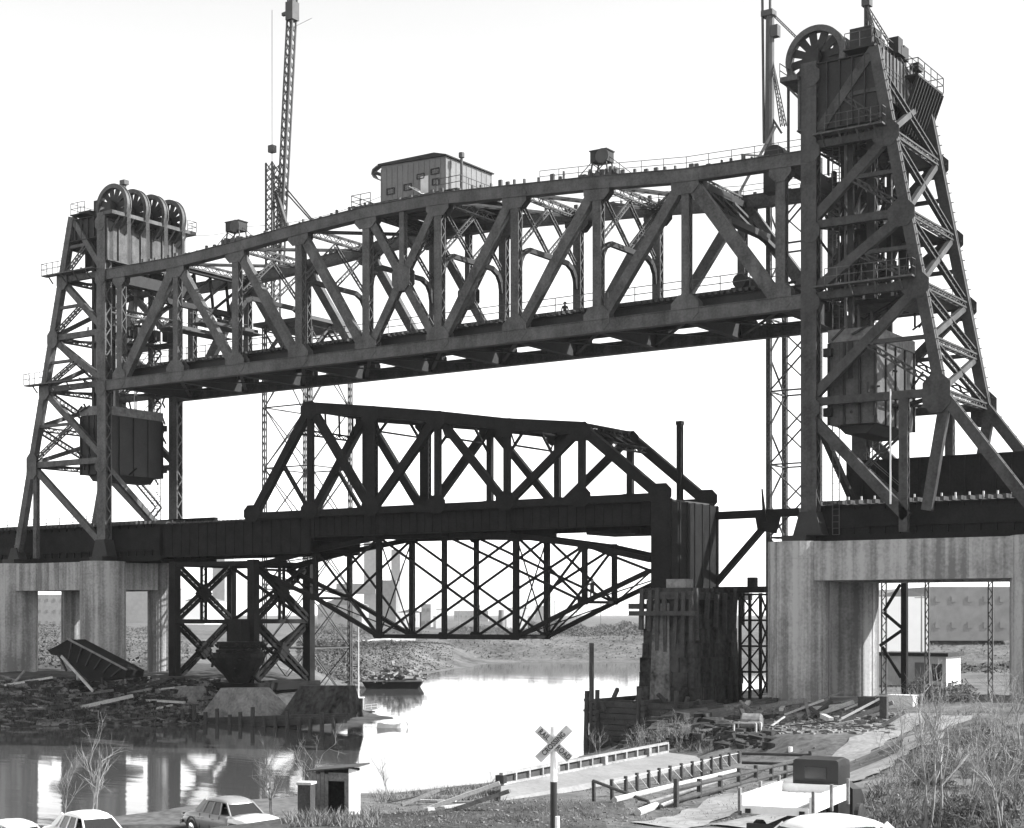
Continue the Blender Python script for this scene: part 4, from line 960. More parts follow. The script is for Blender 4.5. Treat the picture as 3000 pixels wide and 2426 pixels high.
mb = MB(); mb.lattice(V((bb.x, 14.3, bb.z - 10)), V((bt.x, 14.3, bt.z)), .85, .7, YU, .15, .09, .9, True)
q = at(852, 22, 14.0); mb.box(q.x - .55, q.x + .4, 13.8, 14.8, q.z - 1.2, q.z + .6); mb.bar(q - ZU*.4, q - XU*1.1 - ZU*.5, .3, .3)
pd(mb, 'boom')
mb = MB(); q = at(797, 437, 14.0); mb.box(q.x - .3, q.x + .35, 13.7, 14.3, q.z - .35, q.z + .35); mb.tube(q, q + ZU*14, .03, n=5); mb.tube(q, q - ZU*3, .03, n=5); pd(mb, 'hoist_block')
mb = MB()
for o in (0, .55): a = at(808, 515 + o*30, 14.0); b = at(922, 652 + o*40, 15.5); mb.bar(a, b + XU*o, .14, .14)
a = at(808, 560, 14.0); mb.lattice(a, at(848, 690, 12.5), .35, .3, YU, .08, .06, .4); mb.lattice(a, at(835, 690, 17), .35, .3, YU, .08, .06, .4); pd(mb, 'stiff_leg')
mb = MB()
for dx, dy in ((-60, 60), (70, 60), (-20, -8)):
    top = V((bt.x, 14.3, bt.z - 4)); mb.tube(top, top + V((dx * .02, dy * .02, 1)), .02, n=4)
pd(mb, 'cable_stub')

A = at(2253, 1200, 11.6); s3 = 3.0
DR = thing('derrick_tower', 'slim lattice derrick mast rising beside the tall right lift tower', 'derrick tower', (A.x + 1.5, 13, 3))
pd = lambda mb, nm, m=RIG, **k: mb.build(nm, m, DR, **k)
cs = [(A.x, 11.6), (A.x + s3, 11.6), (A.x + s3, 11.6 + s3), (A.x, 11.6 + s3)]
ZT = 46.0
for (x, y) in cs: mb = MB(); mb.lattice(V((x, y, 2.0)), V((x, y, ZT)), .38, .38, XU, .1, .07, .38, True); pd(mb, 'leg')
z = 4.0
while z < ZT - 3:
    for i in range(4):
        a, b = cs[i], cs[(i+1) % 4]; mb = MB()
        mb.bar(V((a[0], a[1], z)), V((b[0], b[1], z)), .16, .12); m_ = V(((a[0]+b[0])/2, (a[1]+b[1])/2, z))
        mb.bar(V((a[0], a[1], z)), V((b[0], b[1], z + 2.9)), .13, .1); mb.bar(V((b[0], b[1], z + 2.9)), V((a[0], a[1], z + 5.8)), .13, .1)
        pd(mb, 'bracing')
    z += 5.8
m0 = at(2247, 440, 11.6); m1 = at(2250, -40, 11.6)
mb = MB(); mb.tube(V((m0.x, 12, 42)), V((m1.x, 12, at(2255, 45, 12).z)), .42, .34, 10); mb.tube(V((m1.x, 12, at(2255, 45, 12).z)), V((m1.x, 12, at(2255, -60, 12).z)), .12, .1, 8)
q = at(2252, 40, 12); mb.box(q.x - .5, q.x + .5, 11.6, 12.4, q.z - .25, q.z + .2); q = at(2272, 92, 12); mb.box(q.x - .3, q.x + .3, 11.7, 12.3, q.z - .45, q.z + .45); pd(mb, 'mast')
mb = MB(); a = at(2233, -60, 11.8); b = at(2238, 420, 11.8); mb.lattice(V((b.x, 11.8, b.z)), V((a.x, 11.8, a.z)), .16, .16, XU, .05, .04, .3); pd(mb, 'ladder')
mb = MB(); a = at(2262, 40, 12)
mb.lattice(a, at(2335, 112, 10), .2, .08, YU, .07, .04, .3); a = at(2262, 180, 12); mb.lattice(a, at(2290, 370, 11), .25, .1, YU, .07, .05, .35); mb.lattice(a, at(2302, 370, 13), .25, .1, YU, .07, .05, .35); pd(mb, 'stay')
mb = MB(); a = at(2237, 350, 9.2); foot = V((at(2158, 462, 9.2).x, 9.2, TZ[8] + .45)); mb.bar(a + YU*2.2, foot, .2, .2); mb.bar(at(2240, 440, 9.2) + YU*2.2, at(2170, 452, 9.2) + YU*.1, .12, .12); mb.bar(at(2265, 350, 12), at(2290, 390, 12), .16, .16)
mb.box(foot.x - .3, foot.x + .3, 8.9, 9.5, foot.z, foot.z + .5); pd(mb, 'stiff_leg')
mb = MB(); a = at(2268, 430, 11.4); pts = [at(x_, y_, 11.0) for x_, y_ in ((2268, 440), (2272, 520), (2270, 590), (2276, 640), (2268, 720))]; mb.path(pts, .04); pd(mb, 'load_line')
# gin pole behind the old span's end
a = at(1992, 1478, 8.0); b = at(1992, 1234, 8.0)
mb = MB(); mb.lattice(V((a.x, 8.0, 18.0)), V((a.x, 8.0, b.z)), .42, .42, XU, .13, .1, .5); mb.box(a.x - .25, a.x + .25, 7.75, 8.25, b.z - .3, b.z)
tag(mb.build('gin_pole', OLD), 'short upright lattice pole standing on the right end of the old span', 'pole')
# small steel lattice tower and platform beside the right pier
a = at(2168, 1740, 5.2); s2 = 1.7
ST = thing('service_tower', 'small cross braced steel tower between masonry pier and right concrete column', 'steel tower', (a.x + .8, 6, 3))
zt = at(2168, 1738, 5.2).z
mb = None
k4 = [(a.x, 5.2), (a.x + s2, 5.2), (a.x + s2, 5.2 + s2), (a.x, 5.2 + s2)]
for x, y in k4: mb = MB(); mb.bar(V((x, y, 2.2)), V((x, y, zt)), .2, .2); mb.build('leg', OLD, ST)
for j in range(4):
    z0 = 3.2 + j * 1.95; z1 = z0 + 1.95
    for i in (0, 1):
        p, q = k4[i], k4[(i+1) % 4]; mb = MB(); mb.bar(V((*p, z0)), V((*q, z1)), .11, .1); mb.bar(V((*q, z0)), V((*p, z1)), .11, .1); mb.bar(V((*p, z1)), V((*q, z1)), .15, .15); mb.build('bracing', OLD, ST)
p0 = at(2092, 1712, 5.2).x; mb = MB(); mb.box(p0, a.x + s2 + .4, 5.0, 7.1, zt + .05, zt + .5); mb.build('platform', OLD, ST)
mb = MB(); mb.box(a.x + .55, a.x + 1.15, 5.3, 5.9, zt + .51, zt + 1.2); mb.build('post', OLD, ST)
# falsework posts seen under the right pier beam
FW = thing('falsework_bent', 'dark braced falsework posts behind the opening of the right concrete pier', 'falsework', (at(2640, 1990, 12).x, 12, 3.0))
for pxl, wd, st in ((2650, .42, 'box'), (2590, .45, 'lat'), (2716, .36, 'lat'), (2902, .4, 'lat')):
    p = at(pxl, 1900, 12.0); mb = MB()
    if st == 'box': mb.bar(V((p.x, 12, 2.5)), V((p.x, 12, 14.5)), wd, wd)
    else: mb.lattice(V((p.x, 12, 2.5)), V((p.x, 12, 14.5)), wd, .14, YU, .09, .06, .5)
    mb.build('post', OLD if st == 'box' else RIG, FW)
for a_, b_ in (((2638, 1712), (2590, 1790)), ((2590, 1795), (2645, 1842)), ((2645, 1845), (2578, 1892)), ((2585, 1895), (2640, 1985))):
    mb = MB(); mb.bar(at(*a_, 12.0), at(*b_, 12.0), .22, .16, YU); mb.build('brace', OLD, FW)
# thin power cable from the left tower over the span
mb = MB(); a = at(505, 700, 9); b = at(690, 660, .6); c = at(1110, 560, 1.0)
def sag(mb, a, b, d, r, n=10):
    pts = []
    for i in range(n + 1):
        t = i / n; p = a.lerp(b, t); p.z -= d * 4 * t * (1 - t); pts.append(p)
    mb.path(pts, r, 4)
sag(mb, V((-1, 8.6, 47.8)), V((15.2, 1.0, TZ[2] + 2.1)), .5, .02); sag(mb, V((15.2, 1.0, TZ[2] + 2.1)), V((HX0, HY0 + .2, HZ0 + 1.0)), .6, .02)
tag(mb.build('power_cable', CABLE), 'thin sagging cable from the left tower top over the span to the hoist house', 'cable')
# ------------------------------------------------------------------ far bank: works, sheds, chimney, wood, barge
def far_block(name, label, cat, l, r_, top, D, m, depth=25, roof=None, base=3.0, win=0, group=None):
    a = atD(l, top, D); b = atD(r_, top, D); dirR = (b - a); wd = dirR.length; dirR.normalize(); bk = V((-SA, CA, 0))
    o = thing(name, label, cat, ((a.x+b.x)/2, (a.y+b.y)/2, base), group)
    p = [V((a.x, a.y, base)), V((b.x, b.y, base)), V((b.x, b.y, base)) + bk*depth, V((a.x, a.y, base)) + bk*depth]
    mb = MB(); mb.prism(p, (0, 0, a.z - base)); mb.build('wall', m, o)
    mb = MB()
    if roof == 'gable':
        h = wd * .16; q0 = V((a.x, a.y, a.z + .002)) - dirR*.3; q1 = V((b.x, b.y, a.z + .002)) + dirR*.3; mb.prism([q0, q1, (q0 + q1)/2 + ZU*h], bk * depth)
    else:
        mb.prism([q + ZU*(a.z - base + .002) for q in p], (0, 0, max(.3, wd * .02)))
    mb.build('roof', FARD, o)
    if win:
        for row in range(win):
            nw = max(2, int(wd / 3.2))
            for k in range(nw):
                c = a + dirR * (wd * (k + .5) / nw); z = base + (a.z - base) * (row + .6) / win
                mb = MB(); c0 = V((c.x, c.y, z)) - bk*.06; mb.bar(c0 - dirR*.55, c0 + dirR*.55, .1, 1.3, ZU); mb.build('window', FARD, o)
    return o
far_block('grain_elevator', 'tall pale block tower of the works beyond the river, left of the lattice truss', 'elevator tower', 1066, 1104, 1590, 900, FARB, 30)
far_block('elevator_house', 'pale grey tower behind the trestle, beyond the river', 'elevator tower', 622, 658, 1632, 900, FARB, 30)
far_block('elevator_house', 'pale narrow tower right of the tall block tower across the river', 'elevator tower', 1146, 1172, 1612, 950, FARB, 26)
far_block('coal_bunker', 'grey stepped bunker tower standing low beside the pale block towers', 'bunker', 1118, 1160, 1702, 700, FARD, 26)
far_block('conveyor_gallery', 'long grey raised gallery joining the pale block towers', 'conveyor gallery', 985, 1100, 1712, 890, FARD, 5, base=50 * 0 + 21)
far_block('works_shed', 'grey gabled shed low on the far bank behind the trestle', 'shed', 930, 1060, 1772, 620, FARB, 30, 'gable', win=1)
far_block('works_shed', 'pale shed behind the bunker tower on the far bank', 'shed', 1165, 1230, 1795, 640, FARW, 30, 'gable', win=1)
far_block('works_building', 'small grey building right of the bunker on the far bank', 'building', 1234, 1262, 1772, 640, FARB, 20, win=2)
far_block('works_building', 'small white building above the scrub on the far bank', 'building', 1277, 1303, 1786, 600, FARW, 20)
far_block('white_store', 'white windowless store beside the grey chimney on the far bank', 'store', 1484, 1546, 1783, 560, FARW, 30)
far_block('works_building', 'wide hazy building low on the skyline left of the chimney', 'building', 1330, 1430, 1792, 1100, FARB, 40, win=1)
far_block('works_building', 'far hazy block above the tree line right of the white store', 'building', 1570, 1610, 1776, 1500, FARB, 40)
far_block('works_building', 'grey many windowed building seen through the left pier opening', 'building', 105, 215, 1745, 700, FARB, 40, win=3)
far_block('works_building', 'pale hall seen through the second left pier opening', 'building', 352, 470, 1722, 900, FARB, 60, 'gable')
far_block('works_building', 'pale hall behind the left half of the trestle', 'building', 540, 600, 1760, 800, FARW, 60, 'gable')
far_block('warehouse', 'long grey warehouse seen under the right pier beam', 'warehouse', 2724, 2960, 1724, 330, FARD, 40, base=4, win=2)
far_block('white_hall', 'white end wall of a hall seen under the right pier beam', 'hall', 2572, 2722, 1748, 260, FARW, 40, 'gable', base=3)
c = atD(1469, 1787, 560); mb = MB(); mb.tube((c.x, c.y, 3), (c.x, c.y, c.z), 1.25, 1.05, 14)
tag(mb.build('chimney', FARD), 'grey round chimney left of the white store on the far bank', 'chimney')
# hut with flat roof under the right pier beam
a = at(2572, 1990, 19.5); b = at(2772, 1990, 19.5); zt = at(2650, 1922, 19.5).z
HT = thing('site_hut', 'low pale flat roofed hut beneath the right pier opening', 'hut', ((a.x+b.x)/2, 21, 3))
mb = MB(); mb.box(a.x, b.x, 19.5, 23, 2.6, zt); mb.build('wall', PALE, HT)
mb = MB(); mb.box(a.x - .25, b.x + .25, 19.2, 23.2, zt + .002, zt + .28); mb.build('roof', DARK, HT)
mb = MB(); x = a.x + (b.x-a.x)*.55; mb.box(x, x + .9, 19.44, 19.498, 3.4, zt - .5); mb.build('door', FARD, HT)
mb = MB(); x = a.x + (b.x-a.x)*.8; mb.box(x, x + .8, 19.44, 19.498, 4.2, zt - .6); mb.build('window', GLASS, HT)
# wood along the far bank
def wood(name, pxs, D0, D1, n, zlo, zhi, m, sz):
    mb = MB(); rr = random.Random(hash(name) % 1000 if False else len(pxs) * 7 + n)
    for k in range(n):
        px_ = rr.uniform(*pxs); D = rr.uniform(D0, D1); env = min(1.0, .15 + (pxs[1] - px_) / 260) * (.6 + .4 * math.sin(px_ * .021) * math.sin(px_ * .0073 + 1) + .15 * math.sin(px_ * .09))
        c = atD(px_, 1800, D); g = gz(c.x, c.y); z = g + zlo + (zhi * env - zlo) * rr.random() ** 1.2
        if g < .1 or rr.random() > .25 + env: continue
        v = [V((c.x, c.y, z)) + V((rr.gauss(0, 1), rr.gauss(0, 1), rr.gauss(0, .8))) * sz for _ in range(3)]
        mb.add(v, [(0, 1, 2)])
    o = mb.build(name, m, kind='stuff'); return o
wood('far_wood', (1548, 1960), 360, 560, 30000, 0, 4.4, TREEF, .2)
wood('far_scrub', (1300, 1560), 380, 560, 9000, 0, 1.8, TREEF, .2)
wood('far_scrub', (880, 1260), 330, 480, 9000, 0, 2.2, TREEF, .2)
wood('far_wood', (0, 560), 420, 560, 8000, 0, 3.0, TREEF, .25)
wood('far_wood', (2560, 3000), 330, 480, 6000, 0, 3.0, TREEF, .25)
wood('shore_brush', (1300, 1960), 318, 345, 2500, 0, .8, TREEF, .18)
# barge loaded with rubble, moored far left
D = 201; a = atD(1060, 2012, D); b = atD(1236, 2012, D); dr = (b - a).normalized(); bk = V((-SA, CA, 0)); L_ = (b - a).length
BG = thing('barge', 'dark flat deck barge heaped with rubble moored across the water', 'barge', ((a.x+b.x)/2, (a.y+b.y)/2, 0))
def fr(u, v, z): p = a + dr * u + bk * v; return V((p.x, p.y, z))
mb = MB(); mb.prism([fr(0, 0, .9), fr(.8, 0, -.4), fr(L_ - .8, 0, -.4), fr(L_, 0, .9)], bk * 6); mb.build('hull', OLD, BG)
mb = MB(); mb.prism([fr(0, -.1, .902), fr(L_, -.1, .902), fr(L_, -.1, 1.1), fr(0, -.1, 1.1)], bk * 6.2); mb.build('deck', FOOT, BG)
mb = MB(); rr = random.Random(8)
for k in range(420):
    u = rr.uniform(.4, L_ - .5); v = rr.uniform(.5, 5.5); hmax = 2.7 * max(0, 1 - abs(u - L_*.62) / (L_*.55)) * (1 - abs(v - 3) / 4); z = 1.1 + hmax * rr.random()
    p = fr(u, v, z); q = p + V((rr.gauss(0, .7), rr.gauss(0, .7), rr.gauss(0, .25))); mb.bar(p, q, rr.uniform(.1, .45), rr.uniform(.08, .3))
mb.build('rubble', FOOT, BG, kind='stuff')

wood('bank_scrub', (870, 1330), 206, 330, 26000, 0, .7, SCRUB, .17)
wood('bank_scrub', (0, 560), 170, 420, 12000, 0, .6, SCRUB, .2)
wood('bank_scrub', (2560, 3000), 150, 330, 9000, 0, .5, SCRUB, .2)
PATHM = mat('pale_gravel_path', 0.32, 0.95, 0.2, 0.3, 2.0)
def far_path(pxs, wd):
    P = [gp(x, y, 200, 700) for x, y in pxs]; mb = MB()
    for i in range(len(P) - 1):
        for k in range(8):
            a, b = P[i].lerp(P[i+1], k/8), P[i].lerp(P[i+1], (k+1)/8); bk_ = V((-SA, CA, 0)) * wd
            q = [V((p.x, p.y, gz(p.x, p.y) + .45)) for p in (a, b, b + bk_, a + bk_)]; mb.add(q + [v - ZU*.6 for v in q], FB)
    mb.build('river_path', PATHM, kind='structure')
far_path([(955, 1884), (1100, 1880), (1215, 1879)], 5)
far_path([(2730, 1836), (2830, 1835), (2930, 1834)], 3)

for i, (x, t_, D) in enumerate(((1215, 1752, 480), (1345, 1762, 520), (1405, 1772, 560), (1625, 1758, 520), (1690, 1764, 560), (1760, 1768, 600), (2700, 1740, 250), (330, 1700, 420))):
    p = atD(x, t_, D); o = thing('utility_pole', ('nearest', 'second', 'third', 'fourth', 'fifth', 'sixth', 'lone', 'leftmost')[i] + (' thin utility pole on the far bank between the truss bays' if i < 6 else ' utility pole seen under the right pier beam' if i == 6 else ' utility pole behind the left concrete pier'), 'utility pole', (p.x, p.y, 4), 'utility poles on the far bank')
    mb = MB(); mb.tube((p.x, p.y, 3.0), (p.x, p.y, p.z), .16, .11, 6); mb.build('pole', FARD, o); mb = MB(); mb.bar(V((p.x, p.y, p.z - .6)) - V((CA, SA, 0))*1.1, V((p.x, p.y, p.z - .6)) + V((CA, SA, 0))*1.1, .12, .12); mb.build('crossarm', FARD, o)
# ------------------------------------------------------------------ crossing sign
def text_mesh(s, size, mat_, ext=.004, name='lettering', parent=None, M=None):
    cu = bpy.data.curves.new('t', 'FONT'); cu.body = s; cu.size = size; cu.extrude = ext; cu.align_x = 'CENTER'; cu.align_y = 'CENTER'; cu.offset = size * .018; cu.space_character = 1.05
    tmp = bpy.data.objects.new('t', cu); COL.objects.link(tmp); dg = bpy.context.evaluated_depsgraph_get()
    me = bpy.data.meshes.new_from_object(tmp.evaluated_get(dg)); bpy.data.objects.remove(tmp); bpy.data.curves.remove(cu)
    me.transform(M); me.materials.clear(); me.materials.append(mat_); me.name = name
    o = bpy.data.objects.new(name, me); COL.objects.link(o); o.parent = parent; ORG[o.name] = ORG[parent.name]; return o
sp = atD(1622, 2178, 35.0); bs = on(sp.x, sp.y)
Rv = V((CA, SA, 0)); Bv = V((-SA, CA, 0))
CS = thing('crossing_sign', 'white crossbuck railroad crossing sign on a white and black post', 'crossing sign', (bs.x, bs.y, bs.z))
zs = sp.z - bs.z                                        # centre of the boards above the base; built in local axes, then turned
def lp_(mb, nm, m, par=CS): 
    o = mb.build(nm, m, None); o.location = (0, 0, 0); return o
ORG['crossing_sign'] = V((0, 0, 0))
loc = CS.location.copy()
mb = MB(); mb.tube((0, 0, zs - .85), (0, 0, zs + .37), .075, .07, 12); mb.build('post', WHITE, CS, smooth=False)
mb = MB(); mb.tube((0, 0, -.4), (0, 0, zs - .851), .08, .075, 12); mb.build('post_base', BLACK, CS)
def board(ang, y, txts):
    c, s_ = math.cos(ang), math.sin(ang); Lb, Hb = .98, .19; d = V((c, 0, s_)); n_ = V((-s_, 0, c)); ce = V((0, y, zs))
    mb = MB(); mb.prism([ce - d*Lb/2 - n_*Hb/2, ce + d*Lb/2 - n_*Hb/2, ce + d*Lb/2 + n_*Hb/2, ce - d*Lb/2 + n_*Hb/2], (0, .02, 0))
    bo = mb.build('board', BOARD, CS)
    for t, off in txts:
        M = Matrix.Translation(ce + d*off + V((0, -.006, 0))) @ Matrix.Rotation(-ang, 4, 'Y') @ Matrix.Rotation(math.radians(90), 4, 'X') @ Matrix.Scale(.8, 4, (1, 0, 0))
        text_mesh(t, .168, BLACK, .003, 'lettering', bo, M)
    return bo
board(math.radians(45), -.115, [('CROSSING', 0)])
board(math.radians(-43), -.09, [('RAIL', -.29), ('ROAD', .29)])
CS.rotation_euler = (0, 0, math.asin(SA))
mb = MB(); p = atD(1633, 2424, 33.8); g = on(p.x, p.y); mb.tube((g.x, g.y, g.z - .2), (g.x, g.y, atD(1632, 2392, 33.8).z), .055, .05, 10)
tag(mb.build('marker_post', WHITE), 'short white marker post just in front of the crossing sign', 'post')

# ------------------------------------------------------------------ sedans
def loft(mb, secs):
    n = len(secs[0]); vs = [p for s_ in secs for p in s_]; fs = []
    for i in range(len(secs) - 1):
        for k in range(n): fs.append((i*n+k, i*n+(k+1) % n, (i+1)*n+(k+1) % n, (i+1)*n+k))
    fs += [tuple(range(n-1, -1, -1)), tuple(range((len(secs)-1)*n, len(secs)*n))]
    return mb.add(vs, fs)
def sedan(name, label, body_m, roof_m, hood_m, loc, rot, group='parked sedans'):
    root = thing(name, label, 'car', (0, 0, 0), group)
    def sec(x, zl, zs_, w_, cr):
        half = [(w_*.84, zl), (w_*.97, zl + .12), (w_, zl + .32), (w_*.995, zs_ - .2), (w_*.95, zs_ - .06), (w_*.84, zs_), (w_*.68, zs_ - .01), (w_*.4, zs_ + cr*.8), (0, zs_ + cr)]
        return [V((x, y, z)) for y, z in half] + [V((x, -y, z)) for y, z in half[-2::-1]]
    st = [(-2.58,.46,.70,.66,.02),(-2.5,.36,.80,.78,.04),(-2.2,.3,.90,.86,.06),(-1.7,.28,.97,.91,.05),(-1.0,.27,1.0,.93,.02),(-.2,.27,1.0,.93,.0),(.9,.27,1.0,.93,.0),(1.15,.27,1.0,.92,.05)]
    sth = [(1.151,.27,1.0,.92,.05),(1.6,.28,.98,.9,.09),(2.1,.3,.95,.87,.09),(2.35,.33,.9,.83,.06),(2.5,.38,.82,.77,.03),(2.57,.46,.7,.7,.01)]
    mb = MB(); loft(mb, [sec(*s_) for s_ in st]); o = mb.build('body', body_m, root, smooth=True)
    mb = MB(); loft(mb, [sec(*s_) for s_ in sth]); o = mb.build('hood', hood_m, root, smooth=True)
    zb_, zt_ = .98, 1.43
    bot = [(-1.5, .74), (-.85, .80), (-.2, .82), (.45, .81), (1.1, .72)]; top = [(-1.0, .56), (-.75, .60), (-.2, .62), (.28, .61), (.55, .55)]
    def quad(nm, a, b, c, d):
        n_ = (b - a).cross(d - a).normalized(); mb = MB(); mb.prism([a, b, c, d], -n_*.02); mb.build(nm, GLASS, root)
    for s_ in (1, -1):
        for i in range(1, 3):
            a, b = V((bot[i][0] + .05, s_*bot[i][1], zb_)), V((bot[i+1][0] - .05, s_*bot[i+1][1], zb_)); d, c = V((top[i][0] + .04, s_*top[i][1], zt_)), V((top[i+1][0] - .03, s_*top[i+1][1], zt_))
            quad('side_window', *((a, b, c, d) if s_ < 0 else (b, a, d, c)))
        a, b, c, d = V((-1.22, s_*.775, zb_)), V((-.89, s_*.80, zb_)), V((-.79, s_*.60, zt_)), V((-.9, s_*.585, zt_)); quad('side_window', *((a, b, c, d) if s_ < 0 else (b, a, d, c)))
        for xa, ya, xb, yb, ww, hh in ((-1.42,.755,-.97,.57,.2,.06),(1.1,.73,.55,.56,.07,.05),(-.2,.825,-.2,.625,.06,.04),(.45,.815,.28,.612,.05,.04),(-.87,.805,-.77,.605,.08,.04)):
            mb = MB(); mb.bar((xa, s_*ya, zb_), (xb, s_*yb, zt_), ww, hh, YU); mb.build('pillar', roof_m, root)
    quad('windshield', V((1.1, .69, zb_)), V((1.1, -.69, zb_)), V((.57, -.52, zt_)), V((.57, .52, zt_)))
    quad('rear_window', V((-1.48, -.68, zb_)), V((-1.48, .68, zb_)), V((-1.02, .52, zt_)), V((-1.02, -.52, zt_)))
    def rs(x, z, w_, c_): 
        half = [(w_, z), (w_*.96, z + c_*.45), (w_*.7, z + c_*.85), (0, z + c_)]; return [V((x, y, zz)) for y, zz in half] + [V((x, -y, zz)) for y, zz in half[-2::-1]]
    mb = MB(); loft(mb, [rs(-1.16, zt_ - .08, .52, .03), rs(-1.06, zt_ - .05, .58, .08), rs(-.85, zt_ - .02, .625, .135), rs(-.5, zt_, .645, .18), rs(-.1, zt_, .65, .19), rs(.25, zt_, .635, .165), rs(.5, zt_ - .015, .6, .11), rs(.64, zt_ - .04, .55, .05), rs(.68, zt_ - .05, .52, .02)]); mb.build('roof', roof_m, root, smooth=True)
    for sx in (-1.55, 1.5):
        for s_ in (-1, 1):
            mb = MB(); mb.lathe((sx, s_*.82 - .1, .33), (0, 1, 0), [(.02,0),(.31,0),(.33,.03),(.33,.17),(.31,.2),(.02,.2)], 20); wh = mb.build('wheel', RUBBER, root)
            mb = MB(); mb.lathe((sx, s_*.93, .33), (0, s_, 0), [(.2,0),(.19,.02),(.08,.05),(.01,.055)], 16); mb.build('hubcap', CHROME, wh)
            mb = MB(); mb.lathe((sx, s_*.925, .36), (0, s_, 0), [(.42, -.02), (.42, .012), (.36, .014), (.36, -.02)], 20); mb.build('wheel_arch', BLACK, root)
    for sx, nm in ((2.62, 'front_bumper'), (-2.64, 'rear_bumper')):
        mb = MB(); pts = [V((sx - .22*(1 if sx > 0 else -1), -.9, .48)), V((sx, -.7, .48)), V((sx, .7, .48)), V((sx - .22*(1 if sx > 0 else -1), .9, .48))]
        for k in range(3): mb.bar(pts[k], pts[k+1], .08, .17)
        mb.build(nm, CHROME, root)
    mb = MB(); mb.box(2.5, 2.6, -.5, .5, .56, .72)
    for k in range(9): mb.box(2.59, 2.615, -.48 + k*.12 - .01, -.48 + k*.12 + .01, .57, .71)
    mb.build('grille', CHROME, root)
    for s_ in (-1, 1):
        mb = MB(); mb.lathe((2.48, s_*.64, .74), (1, 0, 0), [(.1, 0), (.1, .06), (.085, .075), (.02, .09)], 14); mb.build('headlight', CHROME, root)
        mb = MB(); mb.box(-2.58, -2.53, s_*.66 - .06, s_*.66 + .06, .68, .82); mb.build('tail_light', DARK, root)
        for xs in (-.93, -.18, .52): mb = MB(); mb.bar((xs, s_*.928, .36), (xs, s_*.905, .96), .018, .02); mb.build('door_seam', BLACK, root)
        for xs in (-.75, 0.0): mb = MB(); mb.bar((xs, s_*.945, .8), (xs + .17, s_*.945, .8), .03, .03); mb.build('door_handle', CHROME, root)
        mb = MB(); mb.bar((-2.3, s_*.925, .78), (2.2, s_*.90, .76), .02, .035); mb.build('trim_strip', CHROME, root)
    mb = MB(); mb.box(1.9, 1.98, -.02, .02, .99, 1.04); mb.bar((2.0, 0, 1.0), (2.42, 0, .93), .03, .03); mb.build('hood_ornament', CHROME, root)
    root.location = loc; root.rotation_euler = (0, 0, rot); return root
def heading(l, d): v = LD(l, d) - LD(0, 0); return math.atan2(v.y, v.x)
def carpos(px_, py_roof, D, h=1.58): p = atD(px_, py_roof, D); return V((p.x, p.y, p.z - h))
def put_car(px_, py_roof, D, *a, hd=(1, 0)):
    p = carpos(px_, py_roof, D); g = gz(p.x, p.y); return p
def car(name, label, bm, rm, hm, px_, pyr, D, hd):
    p = carpos(px_, pyr, D); sedan(name, label, bm, rm, hm, p, heading(*hd)); return p
pads = []
pads.append(car('parked_car', 'grey sedan with hood painted sunlit white on the waterside, rightmost of the three left cars', CARG, CARG, CARW, 680, 2336, 62, (.66, -.75)))  # sunlight on the hood put in as a white colour
pads.append(car('parked_car', 'white roofed sedan at the bottom edge, middle of the three left cars', CARW, CARW, CARW, 262, 2378, 58, (.66, -.75)))
pads.append(car('parked_car', 'white sedan only showing its roof, leftmost at the bottom edge', CARW, CARW, CARW, 40, 2404, 57, (.72, -.7)))
pads.append(car('parked_car', 'white sedan at the bottom edge in front of the flatbed truck', CARW, CARW, CARW, 2415, 2393, 30.4, (-.9, -.42)))
# level gravel pads under the cars (the bank is filled there)
PADM = mat('grey_gravel', 0.14, 0.95, 0.5, 1.0, 8.0, bump=.4)
for i, p in enumerate(pads):
    mb = MB(); n = 18; ring = []
    for k in range(n): t = 2*math.pi*k/n; r_ = 3.4 + .5*math.sin(3*t + i); ring.append((p.x + r_*math.cos(t), p.y + r_*math.sin(t), p.z - .005))
    ring2 = [(p.x + (q[0]-p.x)*1.5, p.y + (q[1]-p.y)*1.5, min(gz(p.x + (q[0]-p.x)*1.5, p.y + (q[1]-p.y)*1.5), p.z) - .1) for q in ring]
    mb.add(ring + ring2, [tuple(range(n))] + [(k, n + k, n + (k+1) % n, (k+1) % n) for k in range(n)]); mb.build('gravel_pad', PADM, kind='structure')
# ------------------------------------------------------------------ flatbed truck
nc = atD(2371, 2374, 35.2); fr_ = atD(2492, 2331, 38.6); lf = atD(2196, 2366, 35.4)
dx_ = (fr_ - nc); dx_.z = 0; Lb = dx_.length; hdg = math.atan2(dx_.y, dx_.x)
TK = thing('flatbed_truck', 'pale stake bed truck with dark cab seen from behind, above the bottom car', 'truck', (0, 0, 0))
tb = lambda mb, nm, m, par=TK, **k: mb.build(nm, m, par, **k)
Wt = 1.55; zb_ = 1.15; Lb = 3.3                         # local: x forward, y left; rear right corner at the origin
mb = MB(); mb.box(0, Lb, 0, Wt, zb_ - .12, zb_); tb(mb, 'bed', TIMBER)
for k in range(8): mb = MB(); mb.box(.02, Lb - .02, .02 + k*Wt/8, .02 + (k + 1)*Wt/8 - .04, zb_ + .002, zb_ + .03); tb(mb, 'plank', TIML)
for nm, b in (('side_board', (0, Lb, -.05, -.002, zb_ - .1, zb_ + .28)), ('side_board', (0, Lb, Wt + .002, Wt + .05, zb_ - .1, zb_ + .28)), ('tail_board', (-.05, -.002, 0, Wt, zb_ - .14, zb_ + .04)), ('head_board', (Lb + .002, Lb + .06, 0, Wt, zb_ - .1, zb_ + .22))):
    mb = MB(); mb.box(*b); tb(mb, nm, WHITE)
